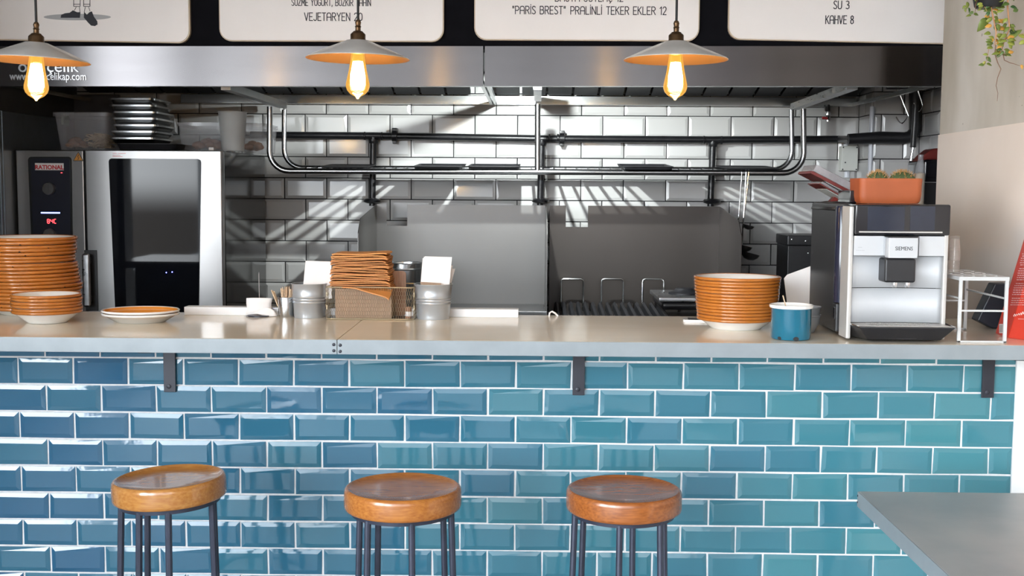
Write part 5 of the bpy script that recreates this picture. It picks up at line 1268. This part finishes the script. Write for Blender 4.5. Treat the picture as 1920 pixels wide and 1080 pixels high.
cxg = max(c.x, x0+rgl+.002)
for i, (zz, lb) in enumerate(((0, 'upside-down clear glass on the white rack, lower of the two'), (.032, 'upside-down clear glass on the white rack, stacked on top'))):
    hgl = .066
    o_ = MB().lathe([(rgl, 0), (rgl*1.02, .003), (rgl*.94, hgl*.5), (rgl*.9, hgl*.55), (rgl*.80, hgl), (0, hgl), ], (cxg, YGl, ztr+.001+zz), 36).lathe([(rgl*.95, 0), (rgl*.88, hgl*.5), (rgl*.74, hgl-.008), (0, hgl-.008)], (cxg, YGl, ztr+.001+zz), 36)
    tag(o_.done('drinking_glass', 'glass_clear', None, smooth=50), lb, 'glass', 'glasses on the white rack')

# ------------------------------------------------------------------ red and dark bags at the end
bg_ = thing('coffee_bag', 'red paper bag with white print leaning at the end of the counter', 'bag', (1.30, 3.1, CZ))
_A, _B = G(1866, 625, CZ), G(1890, 634, CZ); _C, _D = Vector((1.345, 2.99, CZ)), Vector((1.355, 3.15, CZ))
_z = V(1922, 440, 3.13).z; _T1 = V(1922, 440, 3.13); _nn = (_B-_A).cross(_T1-_A).normalized()
_T2 = _T1+(_B-_A)*.95
hull = MB(); hull.face([_A, _B, _T2, _T1]); hull.face([_B, _C, _T2]); hull.face([_C, _D, _T1, _T2]); hull.face([_D, _A, _T1]); hull.face([_A, _D, _C, _B])
hull.done('body', 'red_card', bg_, smooth=0, bev=.002)
def yp(px, py, off=.0012):                      # a point just in front of the bag's printed flank
    d_ = ray(px, py); t_ = (_A-CAM).dot(_nn)/d_.dot(_nn); return CAM+d_*(t_-off)
def strip(m, px0, px1, py, hpx=.9):
    m.face([yp(px0, py+hpx/2), yp(px1, py+hpx/2), yp(px1, py-hpx/2), yp(px0, py-hpx/2)])
m = MB(); rnd = random.Random(4); py = 476
while py < 572:
    xl = 1921-(py-440)*.245+4; x = xl+rnd.uniform(0, 2)
    while x < 1936:
        w_ = rnd.uniform(2, 5); strip(m, x, min(x+w_, 1937), py); x += w_+1.0
    py += 4.15 if int(py) % 29 > 4 else 7
m.done('small_print', 'card_white', bg_, smooth=0)
m = MB(); m.tube([yp(1900+i*1.1, 591+3.0*math.sin(i*1.9)*(1 if i % 3 else .4)-i*.25) for i in range(24)], .0006, 5); m.tube([yp(1909, 598), yp(1922, 598.5)], .0005, 5); m.done('signature', 'card_white', bg_)
m = MB(); strip(m, 1873.5, 1880.5, 616, 17); m.done('barcode_label', 'card_white', bg_, smooth=0)
m = MB()
for i in range(6):
    x_ = 1874.2+i*1.02; w_ = .5 if i % 2 else .3; m.face([yp(x_, 623, .002), yp(x_+w_, 623, .002), yp(x_+w_, 609, .002), yp(x_, 609, .002)])
m.done('barcode', 'chip_black', bg_, smooth=0)
YNv = 3.30
nv = [V(1833, 601, YNv), V(1862, 616, YNv), V(1893, 620, YNv), V(1893, 532, YNv), V(1866, 532, YNv), V(1846, 573, YNv)]
nz = min(p.z for p in nv); nv = [Vector((min(p.x, X_R-.012), p.y, CZ+.001 if i in (1, 2) else max(p.z, CZ+.001))) for i, p in enumerate(nv)]
tag(MB().prism(nv, (0, .05, 0)).done('dark_bag', 'navy_bag', None, smooth=0, bev=.003), 'dark navy bag behind the white rack and the red bag', 'bag')

# ------------------------------------------------------------------ hanging plant
YPl = 3.05
hpz = thing('hanging_plant', 'trailing plant with green and gold leaves hanging before the concrete wall', 'plant', V(1865, -20, YPl))
c = V(1868, -4, YPl); rp_ = .05; zp = V(1840, 13, YPl).z
px_ = min(c.x, X_R-.075)
MB().lathe([(0, 0), (.03, 0), (.034, .004), (.052, .085), (.055, .09), (.05, .09), (.045, .07), (0, .068)], (px_-.012, YPl+.02, zp), 36).done('pot', 'black_plastic', hpz)
for a_ in (0, 2.1, 4.2): MB().tube([(px_-.012+.052*math.cos(a_), YPl+.02+.052*math.sin(a_), zp+.088), (px_-.012, YPl+.02, zp+.42), (px_-.012, YPl+.02, CEIL)], .0012, 6).done('hanger_cord', 'cord_black', hpz)
rnd = random.Random(17)
def leaf(m, p, d_, L_, wd, v=None):
    d_ = Vector(d_).normalized(); up = Vector((rnd.uniform(-.6, .6), -1, rnd.uniform(.1, .9))).normalized(); s_ = d_.cross(up).normalized(); n_ = s_.cross(d_); m.v = rnd.random() if v is None else v
    rows = []
    for k in range(7):
        t_ = k/6; wv = wd*math.sin(PI*min(1, t_**.8*.97+.02)); cu = n_*(-.25*L_*t_*t_)
        rows.append([p+d_*L_*t_-s_*wv/2+cu+n_*wv*.16, p+d_*L_*t_+cu, p+d_*L_*t_+s_*wv/2+cu+n_*wv*.16])
    m.quads(rows, close_u=False)
def vine(pts, leaves, r0, m_st, gold=0, dy=0, Lr=(.016, .024)):
    P = [V(x, y, YPl)+Vector((0, dy+.010*math.sin(i*1.7), 0)) for i, (x, y) in enumerate(pts)]
    P = [Vector((min(p.x, X_R-.025), p.y, p.z)) for p in P]
    st = MB().tube(P, [r0*(1-.6*i/(len(P)-1)) for i in range(len(P))], 7).done('vine', m_st, hpz, smooth=60)
    m = MB(); g_ = MB(); ng = 0
    for px, py, dx, dyy, sz in leaves:
        p = V(px, py, YPl)+Vector((0, dy+rnd.uniform(-.012, .012), 0)); p.x = min(p.x, X_R-.03)
        tgt = m
        L_ = sz*mpp(YPl)
        if rnd.random() < gold: tgt = g_; ng += 1
        leaf(tgt, p, (dx, rnd.uniform(-.5, .1), -dyy), L_, L_*rnd.uniform(.5, .68))
    if leaves: m.done('leaves', 'leaf_green', st, smooth=60, solid=.0004)
    if ng: g_.done('golden_leaves', 'leaf_gold', st, smooth=60, solid=.0004)
def around(pts, n, spread, sz):
    out = []
    for i in range(n):
        t_ = rnd.random()*(len(pts)-1); k = int(t_); f = t_-k; x = pts[k][0]*(1-f)+pts[k+1][0]*f; y = pts[k][1]*(1-f)+pts[k+1][1]*f; s_ = rnd.choice((-1, 1))
        out.append((x+s_*rnd.uniform(0, spread), y+rnd.uniform(-2, 2), s_*rnd.uniform(.5, 1), rnd.uniform(-.4, .9), rnd.uniform(*sz)))
    return out
v1 = [(1858, -20), (1861, 10), (1862, 36), (1865, 60), (1867, 85)]
vine(v1, around(v1, 46, 7, (9, 14)) + [(1850, 33, -.5, 1, 28), (1858, 62, -1, .1, 13), (1870, 67, 1, 0, 11), (1872, 78, .8, -.1, 14), (1867, 45, .35, 1, 14)], .0028, 'stem_tan', .16)
v2 = [(1867, 85), (1868, 100), (1870, 118), (1874, 130), (1872, 145), (1870, 160), (1869, 175), (1868, 190)]
vine(v2, [(1863, 82, -.9, -.3, 13), (1864, 88, -.9, .1, 12), (1868, 92, .5, .7, 11), (1857, 83, -1, -.6, 11)], .0014, 'stem_brown')
v3 = [(1891, -20), (1892, 10), (1891, 40), (1890, 56), (1885, 75), (1881, 92), (1881, 103)]
vine(v3, around(v3, 48, 7, (9, 15)) + [(1888, 70, 1, .3, 16), (1892, 73, .5, .5, 15), (1885, 92, .9, .2, 14), (1880, 88, -.4, -.5, 12), (1889, 72, 1, -.4, 18)], .0024, 'stem_tan', .10)
v4 = [(1884, 74), (1895, 70), (1905, 67), (1916, 64), (1926, 62)]
vine(v4, [(1904, 66, .8, -.8, 17), (1907, 68, 1, .1, 17), (1908, 84, .8, -.6, 15), (1896, 72, .2, .9, 15), (1912, 82, 1, -.3, 13)], .0012, 'stem_tan')
v5 = [(1881, 103), (1886, 112), (1893, 118), (1902, 121.5), (1912, 122.5), (1926, 124)]
vine(v5, [(1911, 122, .3, 1, 9)], .0012, 'stem_brown', 1.0)
v6 = [(1862, 76), (1857, 88), (1852, 101), (1849, 112), (1846, 120)]
vine(v6, [(1851, 103, -.8, -.1, 9), (1851, 106, .6, .7, 13), (1848, 114, -.3, .8, 10), (1847, 121, -1, 0, 11), (1848, 120, 1, .2, 11)], .0009, 'stem_tan')
v7 = [(1836, -10), (1832, 8), (1828, 20), (1824, 28)]
vine(v7, around(v7, 6, 3, (9, 12)) + [(1817, 2, -.1, 1, 14), (1812, 10, -.5, .4, 9), (1816, 14, .2, .9, 10), (1812, 14, .2, .8, 8)], .0009, 'stem_brown')
v8 = [(1848, -15), (1846, 0), (1845, 12), (1848, 22)]
vine(v8, around(v8, 14, 6, (9, 13)), .0012, 'stem_tan', .1)
